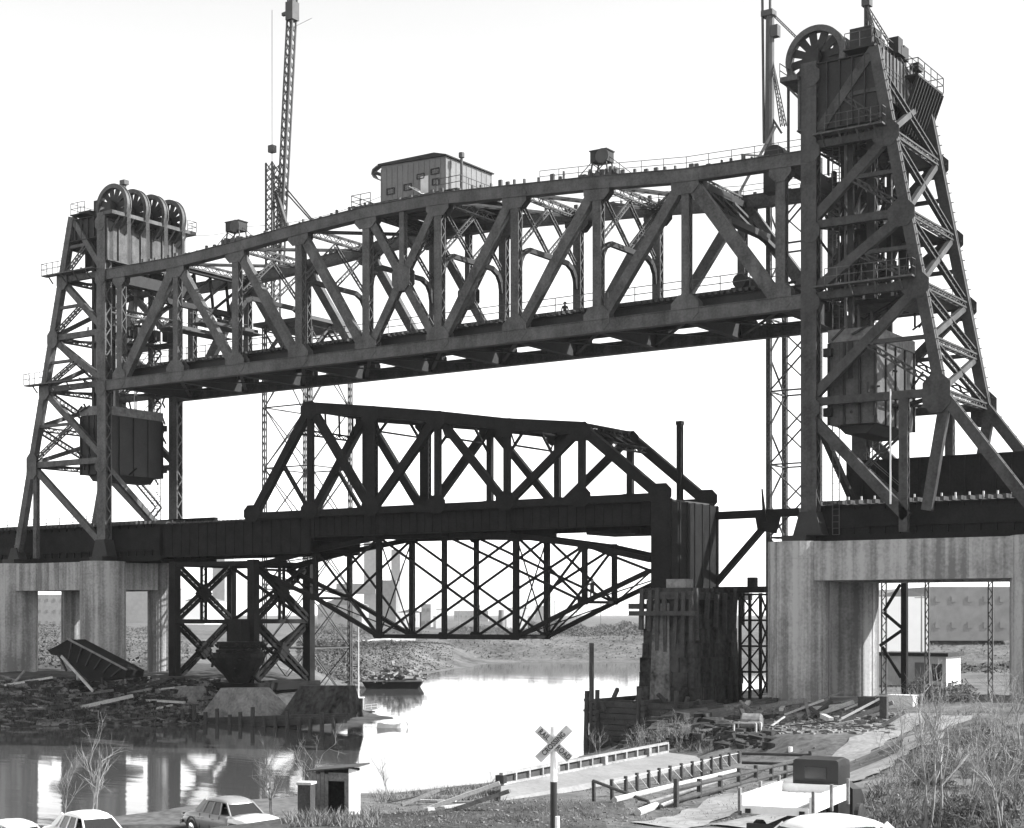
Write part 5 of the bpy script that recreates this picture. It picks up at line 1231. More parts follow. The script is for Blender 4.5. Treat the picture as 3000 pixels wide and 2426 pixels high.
for x, y in ((.05, -.08), (1.65, -.08), (3.2, -.08), (.05, Wt + .08), (1.65, Wt + .08), (3.2, Wt + .08)): mb = MB(); mb.box(x - .05, x + .05, y - .03, y + .03, zb_ - .2, zb_ + .42); tb(mb, 'stake', TIMBER)
c0, c1 = .22, Wt - .2
mb = MB(); loft(mb, [[V((x, y0, z0)) for y0, z0 in ((c0, .5), (c0, 1.8), (c0 + .01, zt2), (c0 + .06, zt2 + .03), (c1 - .06, zt2 + .03), (c1 - .01, zt2), (c1, 1.8), (c1, .5))] for x, zt2 in ((Lb + .15, 1.93), (Lb + .9, 1.96), (Lb + 1.3, 1.88))]); tb(mb, 'cab', BLACK)
mb = MB(); mb.box(Lb + .13, Lb + .149, c0 + .3, c1 - .3, 1.5, 1.78); mb.build('rear_window', GLASS, TK)
mb = MB(); mb.box(Lb + .13, Lb + .148, c0 + .05, c1 - .05, 1.42, 1.44); mb.build('trim', DARK, TK)
mb = MB(); loft(mb, [[V((x, y0, z0)) for y0, z0 in ((.15, .5), (.15, zt2 - .2), (.45, zt2), (Wt - .45, zt2), (Wt - .15, zt2 - .2), (Wt - .15, .5))] for x, zt2 in ((Lb + 1.31, 1.36), (Lb + 2.2, 1.28), (Lb + 2.45, 1.1))]); tb(mb, 'hood', BLACK)
for x in (.9, Lb + 1.8):
    for y in (.02, Wt - .22): mb = MB(); mb.lathe((x, y, .38), (0, 1, 0), [(.02,0),(.35,0),(.38,.03),(.38,.17),(.35,.2),(.02,.2)], 20); tb(mb, 'wheel', RUBBER)
mb = MB(); mb.box(.2, Lb + 2.3, .5, .62, .55, .75); mb.box(.2, Lb + 2.3, Wt - .62, Wt - .5, .55, .75); mb.box(-.02, .1, .1, Wt - .1, .6, .78); tb(mb, 'chassis', BLACK)
for y in (.15, Wt - .15): mb = MB(); mb.box(-.09, -.051, y - .06, y + .06, zb_ - .13, zb_ - .03); tb(mb, 'tail_light', DARK)
TK.location = (nc.x, nc.y, nc.z - zb_); TK.rotation_euler = (0, 0, hdg)

# ------------------------------------------------------------------ outhouse, bin
def g2(px_, py_): return gp(px_, py_)
D = 63; a = atD(915, 2400, D); b = atD(1027, 2400, D); c = atD(1072, 2400, D + 1.2)
OH = thing('shed', 'small plank shed with black doorway and one side painted white as sunlit by the water', 'shed', (0, 0, 0))
wv = (b - a); wv.z = 0; w1 = wv.length; zr0 = atD(920, 2256, D).z; zg = min(gz(a.x, a.y), gz(b.x, b.y)) - .1; hgt = zr0 - zg; dep = 1.3
n = 9
for k in range(n):
    if 4 <= k <= 7: continue
    mb = MB(); mb.box(w1*k/n + .008, w1*(k + 1)/n - .008, 0, .03, 0, hgt - .08 - .06*(k % 2)); mb.build('plank', TIMBER, OH)
mb = MB(); mb.box(w1*4/n, w1*8/n, -.002, .028, hgt - .42, hgt - .08); mb.build('lintel', TIMBER, OH)
mb = MB(); mb.box(w1*4/n, w1*8/n, 0, .028, 0, .5); mb.build('threshold', TIMBER, OH)
for k in range(7): mb = MB(); mb.box(w1, w1 + .03, dep*k/7 + .006, dep*(k + 1)/7 - .006, 0, hgt + .08 - .03*k); mb.build('plank', WHITE, OH)  # white planks stand for sunlight on this side
for k in range(7): mb = MB(); mb.box(-.03, 0, dep*k/7 + .006, dep*(k + 1)/7 - .006, 0, hgt - .1); mb.build('plank', TIMBER, OH)
mb = MB(); mb.box(0, w1, dep, dep + .03, 0, hgt); mb.build('back_wall', TIMD, OH)
mb = MB(); mb.prism([(-.2, -.25, hgt - .06), (w1 + .35, -.25, hgt + .14), (w1 + .35, -.25, hgt + .2), (-.2, -.25, hgt)], (0, dep + .5, 0)); mb.build('roof', TIMD, OH)
mb = MB(); mb.box(.1, w1 - .1, .3, dep - .05, .02, .5); mb.build('bench', TIMD, OH)
OH.location = (a.x, a.y, zg); OH.rotation_euler = (0, 0, math.asin(SA) - .25)
a = atD(872, 2400, 62); zt2 = atD(890, 2292, 62).z; zg = gz(a.x, a.y) - .1
BN = thing('storage_bin', 'dark upright bin with pale lid standing left of the plank shed', 'bin', (0, 0, 0))
mb = MB(); mb.box(0, .52, 0, .6, 0, zt2 - zg - .1); mb.build('body', TIMD, BN)
mb = MB(); mb.box(-.04, .57, -.05, .65, zt2 - zg - .098, zt2 - zg); mb.build('lid', TIML, BN)
BN.location = (a.x, a.y, zg); BN.rotation_euler = (0, 0, math.asin(SA) - .2)

# ------------------------------------------------------------------ small road ramp, parapet, cable guard posts, pole fence
p0, p1 = atD(1468, 2300, 80), atD(1955, 2204, 95)
RP = thing('road_parapet', 'low pale parapet with open panels along the ramp to the river', 'parapet', (0, 0, 0)); ORG[RP.name] = V((0, 0, 0))
du = (p1 - p0); nrm_ = V((du.y, -du.x, 0)).normalized()
tp = lambda f, z=0, o=0: p0.lerp(p1, f) + V((0, 0, z)) + nrm_ * o
mb = MB(); mb.bar(tp(0, .56), tp(1, .56), .22, .12); mb.build('top_rail', RAILM, RP)
mb = MB(); mb.bar(tp(0, .04), tp(1, .04), .22, .12); mb.build('bottom_rail', RAILM, RP)
for k in range(15): f = k / 14; mb = MB(); mb.bar(tp(f, .102), tp(f, .498), .2 if k % 4 else .5, .12 if k % 4 else .3, du); mb.build('post', RAILM if k else BLACK, RP)
mb = MB(); mb.bar(tp(0, .3, -.05), tp(1, .3, -.05), .02, .38); mb.build('panel', TIMD, RP)
e0, e1 = atD(1466, 2342, 77), atD(2110, 2222, 92)
vs = []; n = 24
for k in range(n + 1):
    f = k / n; q = tp(f) ; r2 = e0.lerp(e1, f); vs += [(q.x, q.y, q.z - .02), (r2.x, r2.y, r2.z), (r2.x + nrm_.x*.6, r2.y + nrm_.y*.6, min(r2.z - .5, gz(r2.x, r2.y) - .3)), (q.x - nrm_.x*.4, q.y - nrm_.y*.4, -1)]
mb = MB(); mb.add(vs, [(4*k + j, 4*k + j + 1, 4*k + j + 5, 4*k + j + 4) for k in range(n) for j in range(3)] + [(4*k + 3, 4*k, 4*k + 4, 4*k + 7) for k in range(n)] + [(0, 3, 2, 1), (4*n, 4*n + 1, 4*n + 2, 4*n + 3)])
mb.build('road_ramp', mat('pale_concrete_paving', .2, .9, .25, .6, 5, bump=.2), kind='structure')
PPX = [(1741,2330),(1794,2338),(1835,2334),(1868,2327),(1902,2317),(1933,2304),(1965,2298),(1998,2287),(2030,2281),(2058,2266),(2086,2262),(2113,2266),(2138,2253),(2166,2246)]
PT = [2288,2283,2274,2264,2256,2250,2243,2236,2230,2222,2216,2210,2205,2200]
CG = []
for k, (x, y) in enumerate(PPX):
    D = 64 + k * 1.25; b_ = atD(x, y, D); t2 = atD(x - 2, PT[k], D); g = gz(b_.x, b_.y)
    mb = MB(); mb.tube((b_.x, b_.y, min(b_.z, g) - .3), (t2.x, t2.y, t2.z), .09, .085, 8)
    o = tag(mb.build('guard_post', TIMD), ('leftmost', 'second', 'third', 'fourth', 'fifth', 'sixth', 'seventh', 'eighth', 'ninth', 'tenth', 'eleventh', 'twelfth', 'thirteenth', 'rightmost')[k] + ' dark guard post from the left in the row beside the pale ramp', 'guard post', 'guard posts beside the ramp'); CG.append((b_, t2))
mb = MB()
for k in range(1, 13): mb.tube(CG[k][1] - ZU*.03, CG[k+1][0] + ZU*.05, .016, n=5); mb.tube(CG[k][1] - ZU*.12, CG[k+1][1] - ZU*.12, .014, n=5)
tag(mb.build('guard_cable', mat('galvanised_wire', .6, .4, .1, 3, 9)), 'pale slack cables strung between the guard posts beside the ramp', 'cable')
def lay(a, b, r_, m_, lb_, za, zb__):
    p, q = gp(*a), gp(*b); mb = MB(); mb.tube(p + ZU*za, q + ZU*zb__, r_, r_*.85, 8); tag(mb.build('pole', m_), lb_, 'pole')
mb = MB(); mb.tube(CG[0][1], gp(1938, 2372) + ZU*.1, .07, .06, 8); tag(mb.build('pole', TIMD), 'dark pole sloping down from the first guard post', 'pole')
lay((1981, 2366), (2374, 2258), .085, TIMD, 'upper long dark rail of the pole fence by the dirt road', .62, .62)
lay((1981, 2366), (2374, 2258), .085, TIMD, 'lower long dark rail of the pole fence by the dirt road', .25, .25)
lay((1868, 2390), (1982, 2345), .13, TIML, 'pale squared timber lying at the foot of the ramp', .1, .1)
lay((1800, 2352), (2160, 2262), .10, TIML, 'pale log laid along the feet of the guard posts', .1, .1)
lay((1900, 2360), (2250, 2262), .06, TIMBER, 'thin grey pole lying between guard posts and pole fence', .1, .25)
A_, B_ = gp(1981, 2366), gp(2374, 2258)
for k in range(9):
    c = A_.lerp(B_, k / 8); g = gz(c.x, c.y); mb = MB(); mb.tube((c.x, c.y, g - .3), (c.x, c.y, max(g, c.z) + (.95 if k in (0, 8) else .68)), .1, .095, 8)
    tag(mb.build('fence_post', TIMD), ('nearest', 'second', 'third', 'fourth', 'middle', 'sixth', 'seventh', 'eighth', 'farthest')[k] + ' dark post of the pole fence between ramp and dirt road', 'fence post', 'posts of the pole fence')
C_ = gp(2174, 2252)
for zz, nm in ((.75, 'upper'), (.3, 'lower')):
    mb = MB(); mb.tube(C_ + ZU*zz, B_ + ZU*zz, .075, .075, 8); tag(mb.build('pole', TIMD), 'dark %s cross rail closing the far end of the pole fence' % nm, 'pole')
mb = MB(); a = atD(2316, 2245, 82); b = atD(2316, 2188, 82); mb.tube((a.x, a.y, gz(a.x, a.y) - .2), b, .12, .11, 10); tag(mb.build('white_post', WHITE), 'white post against the end rails of the pole fence', 'post')

# ------------------------------------------------------------------ left bank: conveyor, footings, boats, timbers
a = at(165, 1915, -9.0); b = at(372, 1975, -9.0)
CV = thing('loading_chute', 'dark inclined coal loading chute box on the left bank before the pier', 'chute', (a.x, -9, 3))
def q9(px_, py_): return at(px_, py_, -9.0)
mb = MB(); mb.prism([q9(165,1893), q9(198,1874), q9(372,1965), q9(368,1985), q9(262,1996), q9(190,1925)], (0, 2.0, 0)); mb.build('box', OLD, CV)
for k in range(6):
    f = (k + .5) / 6; p = q9(198 + 174*f, 1874 + 91*f); q = q9(190 + 150*f, 1925 + 62*f); mb = MB(); mb.bar(p - YU*.06, q - YU*.06, .14, .12, YU); mb.build('rib', DARK, CV)
mb = MB(); mb.bar(q9(198, 1871) - YU*.05, q9(372, 1962) - YU*.05, .12, .2, YU); mb.build('edge_rail', TIMBER, CV)
mb = MB(); mb.prism([q9(140,1905), q9(165,1893), q9(190,1925), q9(150,1918)], (0, 1.4, 0)); mb.build('spout', OLD, CV)
mb = MB(); mb.bar(q9(172,1920), q9(195,1965), .14, .14); mb.bar(q9(178,1920), q9(262,1998), .16, .16, YU); mb.bar(q9(178,1915) + YU*1.9, q9(200,1965) + YU*1.9, .14, .14); mb.bar(q9(300,1985), q9(300,2005), .2, .2); mb.build('leg', DARK, CV)
mb = MB(); mb.bar(q9(182,1922) - YU*.1, q9(275,2025) - YU*.1, .25, .1, YU); mb.build('skid', TIML, CV)
for (xa, xb, xc, xd, yt, yb, Y_, lb_, m_) in ((590,640,752,832,2016,2108,-3.2,'grey sloping concrete footing block at the water below the hopper bucket',FOOT),(838,872,1005,1012,2010,2090,-2.4,'dark sloping concrete footing block below the right legs of the trestle',STONE),(452,470,560,585,2012,2085,-2.8,'grey broken concrete block left of the sloping footing',FOOT)):
    p = [at(xa, yb, Y_), at(xd, yb, Y_), at(xc, yt, Y_), at(xb, yt, Y_)]; z0 = min(p[0].z, p[1].z) - 1
    c4 = lambda q, e: [V((q.x - 0, Y_ + e, q.z))]
    mb = MB(); mb.add([V((p[0].x, Y_ - 1, p[0].z - .4)), V((p[1].x, Y_ - 1, p[1].z - .4)), V((p[1].x, Y_ + 2.4, p[1].z - .4)), V((p[0].x, Y_ + 2.4, p[0].z - .4)), V((p[3].x, Y_ + .3, p[3].z)), V((p[2].x, Y_ + .3, p[2].z)), V((p[2].x, Y_ + 1.6, p[2].z)), V((p[3].x, Y_ + 1.6, p[3].z))], FB)
    tag(mb.build('footing_block', m_), lb_, 'concrete block', 'concrete blocks at the left bank')
mb = MB(); Y_ = -4.6
for k in range(3):
    a = at(470, 2135 - 10*k, Y_); b = at(1012, 2110 - 6*k, Y_); mb.bar(V((a.x, Y_ + k*.3, a.z)), V((b.x, Y_ + k*.3, b.z)), .45, .45)
for k in range(16): x = at(480 + k*34, 2120, Y_).x; mb.tube((x, Y_ - .5, -1.4), (x + R.uniform(-.1, .1), Y_ - .5, R.uniform(.7, 1.7)), .2, .18, 7)
tag(mb.build('timber_bulkhead', TIMD), 'dark low timber bulkhead of piles along the left bank waterline', 'bulkhead')
WB = thing('work_boat', 'small pale work boat with dark cabin beside the trestle footing', 'boat', (0, 0, 0)); ORG[WB.name] = V((0, 0, 0))
wp = atD(1066, 2098, 146.5)
def hull(mb, Lh, Wh, fb, sheer, n=9):
    secs = []
    for k in range(n):
        f = k / (n - 1) * 2 - 1; wd = Wh / 2 * (1 - max(0, abs(f) - .35) ** 2 * (2.0 if f > 0 else .9)); t_ = fb + sheer * f * f; x = f * Lh / 2
        secs.append([V((x, wd, t_)), V((x, wd * .8, -.25)), V((x, -wd * .8, -.25)), V((x, -wd, t_)), V((x, -wd + .08, t_)), V((x, -wd + .1, t_ - .3)), V((x, wd - .1, t_ - .3)), V((x, wd - .08, t_))])
    loft(mb, secs)
mb = MB(); hull(mb, 3.4, 1.7, .62, .22); mb.build('hull', PALE, WB)
mb = MB(); mb.box(-1.45, -.1, -.55, .55, .34, 1.72); mb.build('cabin', BLACK, WB)
for x in (-1.2, -.65): mb = MB(); mb.box(x, x + .4, -.565, -.551, 1.15, 1.5); mb.build('window', GLASS, WB)
mb = MB(); mb.box(-1.6, .02, -.65, .65, 1.722, 1.8); mb.build('cabin_roof', WHITE, WB)
mb = MB(); mb.rail([(.2, -.72, .68), (1.3, -.5, .78)], .45, .5, .02); mb.build('guard_rail', WHITE, WB)
mb = MB(); mb.bar((-1.6, -.86, .45), (1.1, -.82, .5), .05, .12); mb.build('rubbing_strake', BLACK, WB)
mb = MB(); mb.tube((-.5, 0, 1.8), (-.5, 0, 8.6), .08, .05, 7); mb.build('mast', PALE, WB)
WB.location = (wp.x, wp.y, 0); WB.rotation_euler = (0, 0, math.asin(SA))
RB = thing('rowing_boat', 'small pale rowing boat floating right of the work boat', 'boat', (0, 0, 0)); ORG[RB.name] = V((0, 0, 0))
c = atz(1150, 2132, 0.0)
mb = MB(); hull(mb, 2.6, 1.1, .32, .18); mb.build('hull', WHITE, RB)
for f in (-.5, .4): mb = MB(); mb.box(f - .1, f + .1, -.42, .42, .2, .23); mb.build('thwart', TIMBER, RB)
RB.location = (c.x, c.y, 0); RB.rotation_euler = (0, 0, math.asin(SA) + .15)
SEEN = set()
def timbers(n, pxr, pyr, lab, grp, mats, lmin, lmax, seed, flat=.5):
    rr = random.Random(seed)
    for k in range(n):
        x, y = rr.uniform(*pxr), rr.uniform(*pyr); p = gp(x, y); L_ = rr.uniform(lmin, lmax); an = rr.uniform(0, math.pi) if rr.random() > flat else math.asin(SA) + rr.uniform(-.5, .5)
        d_ = V((math.cos(an), math.sin(an), 0)) * L_; q = p + d_; g1 = gz(p.x, p.y); g2_ = gz(q.x, q.y); t_ = rr.uniform(.12, .34) * (.5 if grp.startswith('drift') else 1)
        mb = MB(); mb.bar(V((p.x, p.y, g1 + t_*.4)), V((q.x, q.y, max(g2_, -.1) + t_*.4 + rr.choice([0, 0, .2, .6]))), t_, t_*rr.uniform(.5, 1))
        mm = rr.choice(mats); lb_ = ('pale ' if mm is TIML else 'dark ' if mm is TIMD else 'grey ') + ('long ' if L_ > (lmin + lmax)/2 else 'short ') + lab + (', left part' if x < pxr[0] + (pxr[1]-pxr[0])/3 else ', right part' if x > pxr[1] - (pxr[1]-pxr[0])/3 else ', middle part') + (', far side' if y < (pyr[0] + pyr[1])/2 else ', near side')
        if lb_ in SEEN: continue
        SEEN.add(lb_); tag(mb.build('timber', mm), lb_, 'timber', grp)
timbers(60, (0, 470), (2005, 2085), 'loose timber on the left bank rubble', 'loose timbers on the left bank', [TIMBER, TIML, TIMD, FOOT], 1.5, 5, 2)
timbers(75, (2180, 2590), (2060, 2135), 'loose timber in the right pier scrap heap', 'loose timbers by the right pier', [TIMBER, TIML, TIML, TIMD], .8, 3.4, 5)
timbers(12, (1130, 1380), (2340, 2385), 'driftwood plank on the near shore', 'driftwood planks on the near shore', [TIML, TIMBER], 1.2, 3.0, 6, 1.0)
def rubble(name, n, pxr, pyr, m, smin, smax, seed):
    rr = random.Random(seed); mb = MB()
    for k in range(n):
        p = gp(rr.uniform(*pxr), rr.uniform(*pyr)); g = gz(p.x, p.y)
        if g < .02: continue
        s_ = rr.uniform(smin, smax) * rr.uniform(.5, 1); vs = [V((p.x + sx*s_*rr.uniform(.4, 1), p.y + sy*s_*rr.uniform(.4, 1), g + sz*s_*rr.uniform(.2, .6))) for sz in (-1, 1) for sx, sy in ((-1,-1),(1,-1),(1,1),(-1,1))]
        mb.add(vs, FB)
    mb.build(name, m, kind='stuff')
rubble('rubble', 2600, (0, 640), (1990, 2135), RUB, .08, .42, 21)
rubble('rubble', 900, (0, 640), (1990, 2135), STONE, .15, .7, 22)
rubble('rubble', 700, (2130, 2620), (2070, 2150), RUB, .08, .35, 23)
rubble('rubble', 300, (1800, 2260), (2100, 2190), STONE, .2, .8, 24)
rubble('pebbles', 2500, (1080, 3000), (2190, 2420), RUB, .02, .09, 25)
# scrap crates and a drum by the right pier
for (x, y, w_, h_, lb_, m_) in ((2200, 2140, 1.3, 1.0, 'grey steel drum tank lying in the scrap by the right pier', FOOT), (2150, 2150, 1.5, .7, 'pale open timber frame beside the grey tank', TIML), (2515, 2085, 1.1, .9, 'dark crate in the scrap heap right of the right pier column', TIMD), (2600, 2085, 1.6, 1.0, 'pale box on the ground beside the dark upright timber', PALE)):
    p = gp(x, y); g = gz(p.x, p.y); mb = MB()
    if m_ is FOOT: mb.lathe((p.x - w_/2, p.y, g + h_/2), (1, .3, 0), [(.02, 0), (h_*.45, 0), (h_*.55, .1), (h_*.55, w_ - .1), (h_*.45, w_), (.02, w_)], 16); nm, ct = 'steel_tank', 'tank'
    elif m_ is TIML:
        for i, j in ((0,0),(1,0),(0,1),(1,1)): mb.bar(V((p.x + i*w_, p.y + j*.7, g)), V((p.x + i*w_, p.y + j*.7, g + h_)), .1, .1)
        for j in (0, 1):
            for z in (.08, h_): mb.bar(V((p.x, p.y + j*.7, g + z)), V((p.x + w_, p.y + j*.7, g + z)), .1, .1)
        nm, ct = 'open_crate', 'crate'
    else:
        mb.box(p.x, p.x + w_, p.y, p.y + .9, g - .1, g + h_); mb.box(p.x - .04, p.x + w_ + .04, p.y - .04, p.y + .94, g + h_ + .002, g + h_ + .06)
        for k in range(4): mb.box(p.x - .03 + k*w_/3, p.x + .05 + k*w_/3, p.y - .035, p.y - .001, g - .1, g + h_)
        nm, ct = 'crate', 'crate'
    tag(mb.build(nm, m_), lb_, ct)
p = gp(2590, 2108); mb = MB(); mb.bar(V((p.x, p.y, gz(p.x, p.y) - .3)), V((p.x, p.y, atD(2590, 2040, (p - CAM).dot(V((-SA, CA, 0)))).z)), .42, .3); tag(mb.build('upright_timber', TIMD), 'thick dark upright timber at the right end of the scrap heap', 'timber')
# ------------------------------------------------------------------ bare trees, brush, weeds, people
def grow(mb, p, d, L, r, depth, rr, spread=.55, up=.15, n=4):
    q = p
    for k in range(2):
        d = (d + V((rr.gauss(0, .12), rr.gauss(0, .12), rr.gauss(0, .06) + .02))).normalized(); q2 = q + d * (L / 2)
        mb.tube(q, q2, r * (1 - .2*k), r * (.8 - .15*k), n, caps=False); q = q2
        if depth > 0:
            for j in range(rr.choice([1, 1, 2])):
                e = (d + V((rr.gauss(0, spread), rr.gauss(0, spread), rr.gauss(0, spread) + up))).normalized()
                grow(mb, q, e, L * rr.uniform(.55, .8), r * .55, depth - 1, rr, spread, up, n if depth > 1 else 3)
def tree(label, px_, py_, ptop, m, seed, D=None, depth=3, stems=1, lean=0, group=None, spread=.5, nm='bare_tree', cat='tree'):
    rr = random.Random(seed)
    p = gp(px_, py_) if D is None else atD(px_, py_, D)
    if D is not None: p.z = min(p.z, gz(p.x, p.y))
    Dp = (p - CAM).dot(V((-SA, CA, 0))); H = max(.6, atD(px_, ptop, Dp).z - p.z)
    root = thing(nm, label, cat, (p.x, p.y, p.z), group); mt = MB(); mc = MB()
    for s_ in range(stems):
        o = p + V((rr.gauss(0, .25), rr.gauss(0, .25), 0)) * (0 if stems == 1 else H * .12); d = V((rr.gauss(0, .18) + lean*CA, rr.gauss(0, .18) + lean*SA, 1)).normalized()
        r = H * .009 + .006; L = H * .42; q = o - ZU*.1
        for k in range(3):
            q2 = q + d * (L / 3 if k else L/3 + .1); mt.tube(q, q2, r * (1 - .13*k), r * (.87 - .13*k), 6, caps=False); q = q2
            d = (d + V((rr.gauss(0, .07), rr.gauss(0, .07), .05))).normalized()
            if k:
                for j in range(2): e = (d + V((rr.gauss(0, spread), rr.gauss(0, spread), .1))).normalized(); grow(mc, q, e, H*.25, r*.5, depth - 1, rr, spread)
        grow(mc, q, d, H*.34, r*.62, depth, rr, spread)
    mt.build('trunk', m, root); mc.build('branches', m, root)
    return root
G1 = 'bare saplings along the near shore'
tree('pale forked bare sapling rising before the water behind the middle left car', 262, 2424, 2160, BARKL, 3, D=62, stems=2, group=G1)
tree('thin bare sapling at the far left before the water', 190, 2424, 2215, BARKL, 4, D=63, group=G1)
tree('bare spreading tree standing left of the plank shed', 872, 2350, 2135, BARKL, 9, D=66, depth=4, spread=.6, group=G1)
tree('low bare bush left of the dark bin', 800, 2380, 2200, BARK, 12, D=65, stems=3, group=G1)
tree('thin bare sapling right of the plank shed on the shore', 1140, 2335, 2215, BARKL, 14, stems=2, group=G1)
tree('small bare sapling left of the ramp end at the water', 1435, 2330, 2255, BARK, 17, group=G1)
tree('grey bare sapling beside the parapet in front of the dark crib', 1755, 2215, 2125, BARKL, 19, D=100, stems=2, group=G1)
G2 = 'bare bushes before the timber crib'
for i, (x, y, t_) in enumerate(((1880, 2190, 2120), (1930, 2185, 2110), (2010, 2180, 2115), (1990, 2190, 2095))): tree(('low', 'twiggy', 'tufted', 'taller')[i] + ' pale bush before the masonry pier crib, %s along the parapet' % ('leftmost', 'second', 'rightmost', 'third')[i], x, y, t_, BARKL, 40 + i, stems=4, group=G2, nm='bush', cat='bush')
G3 = 'bare saplings on the right bank'
RT = [(2600,2420,2265,BARKL,'forked pale sapling beside the flatbed truck'),(2655,2424,2230,BARK,'dark leaning sapling just right of the flatbed truck'),(2745,2424,1985,BARKL,'tallest thin sapling before the dirt road bend'),(2700,2390,2140,BARK,'branching sapling with dark trunk right of the truck'),(2665,2270,2010,BARKL,'slanting pale sapling beside the upright timber'),(2850,2330,2060,BARKL,'pale sapling in the middle of the right bank brush'),(2900,2250,1990,BARKL,'pale bent sapling by the right pier edge'),(2960,2300,2000,BARK,'dark sapling at the right edge of the picture'),(2935,2424,2150,BARKL,'bare many stemmed bush at the bottom right corner'),(2830,2424,2220,BARK,'low dark bush at the bottom, left of the corner bush'),(2985,2180,1960,BARKL,'slim sapling before the rightmost concrete column'),(2790,2260,2120,BARK,'small thin bush beside the dirt track'),(2880,2424,2290,BARKL,'short pale bush between the two bottom bushes'),(2975,2400,2240,BARK,'dense twiggy bush hard against the right edge')]
for i, (x, y, t_, m_, lb_) in enumerate(RT):
    tree(lb_, x, y, t_, m_, 60 + i, stems=1 + i % 3, lean=(.2 if i % 4 == 1 else 0), depth=3 if i % 2 else 4, group=G3)
def tuft_field(name, n, pxr, pyr, m, hmin, hmax, seed, cond=None, lean=.5):
    rr = random.Random(seed); mb = MB()
    for k in range(n):
        x, y = rr.uniform(*pxr), rr.uniform(*pyr)
        if cond and not cond(x, y): continue
        p = gp(x, y); g = gz(p.x, p.y)
        if g < .05: continue
        for j in range(5):
            h = rr.uniform(hmin, hmax); a = V((p.x + rr.gauss(0, .12), p.y + rr.gauss(0, .12), g - .02)); w_ = h * .05 + .008
            tip = a + V((rr.gauss(0, lean)*h, rr.gauss(0, lean)*h, h)); s_ = V((rr.gauss(0, 1), rr.gauss(0, 1), 0)).normalized() * w_
            mb.add([a - s_, a + s_, tip], [(0, 1, 2)])
    mb.build(name, m, kind='stuff')
rb = lambda x, y: y > 2060 + max(0, (2800 - x)) * .98
tuft_field('dry_grass', 2000, (2420, 3000), (2050, 2426), WEED, .04, .22, 1, rb)
tuft_field('dead_brush', 1300, (2480, 3000), (2080, 2426), WEEDD, .06, .35, 2, lambda x, y: rb(x, y - 30) and (math.sin(x*.021 + y*.013) * math.sin(y*.027 - x*.009) > .05))
tuft_field('dry_grass', 1500, (1060, 1760), (2335, 2426), WEEDD, .03, .09, 3)
tuft_field('dry_grass', 1200, (1080, 2300), (2180, 2420), WEED, .04, .16, 4)
tuft_field('dry_grass', 260, (840, 1110), (2385, 2424), WEED, .1, .4, 8)
tuft_field('dry_grass', 700, (1100, 1480), (2290, 2350), WEED, .1, .35, 5)
tuft_field('dead_brush', 700, (0, 620), (2040, 2130), WEEDD, .2, .8, 6)
tuft_field('dead_brush', 200, (1830, 2080), (2150, 2205), WEED, .2, .7, 7)
rr_ = random.Random(77); USED = set()
for i in range(26):
    x, y = rr_.uniform(2620, 2995), rr_.uniform(2130, 2424)
    if not rb(x, y): continue
    lb_ = ('pale' if i % 2 else 'grey') + ' twiggy shrub in dry grass, ' + ('%s nearest the dirt road' % ('low' if y > 2330 else 'high' if y < 2230 else 'midway') if x < 2760 else '%s towards the right edge' % ('low' if y > 2330 else 'high' if y < 2230 else 'midway'))
    if lb_ in USED: continue
    USED.add(lb_)
    tree(lb_, x, y, y - rr_.uniform(60, 150) * (1.3 if y > 2300 else .8), BARKL if i % 2 else BARK, 200 + i, stems=3, depth=3, group='twiggy weed shrubs on the right bank', nm='shrub', cat='shrub', spread=.45)
# dark rounded thickets among the right bank weeds
def thicket(label, px_, py_, r_, m, seed):
    rr = random.Random(seed); p = gp(px_, py_); g = gz(p.x, p.y); mb = MB()
    for k in range(520):
        v = V((rr.gauss(0, 1), rr.gauss(0, 1), rr.gauss(0, 1))).normalized() * r_ * rr.random() ** .4; v.z = abs(v.z) * .9
        a = V((p.x, p.y, g)) + v; d_ = V((rr.gauss(0, 1), rr.gauss(0, 1), rr.gauss(0, 1))).normalized() * rr.uniform(.06, .22) * r_; s_ = d_.orthogonal().normalized() * .03 * r_
        mb.add([a - d_ - s_, a + d_, a - d_ + s_], [(0, 1, 2)])
    tag(mb.build('thicket', m), label, 'bush', 'dark thickets on the right bank')
thicket('dark rounded thicket beside the dirt track on the right bank', 2720, 2300, .75, WEEDD, 1)
thicket('low dark thicket by the right edge among dry grass', 2880, 2190, .8, WEEDD, 2)
thicket('dark thicket at the bottom edge right of the truck', 2830, 2400, .6, WEEDD, 3)
thicket('bushy dark thicket under the right pier beam', 2700, 2040, 1.3, WEEDD, 4)
thicket('wide dark thicket before the right concrete column', 2800, 2055, 1.5, WEEDD, 5)
thicket('dark thicket hard against the right edge', 2960, 2260, .9, WEEDD, 6)
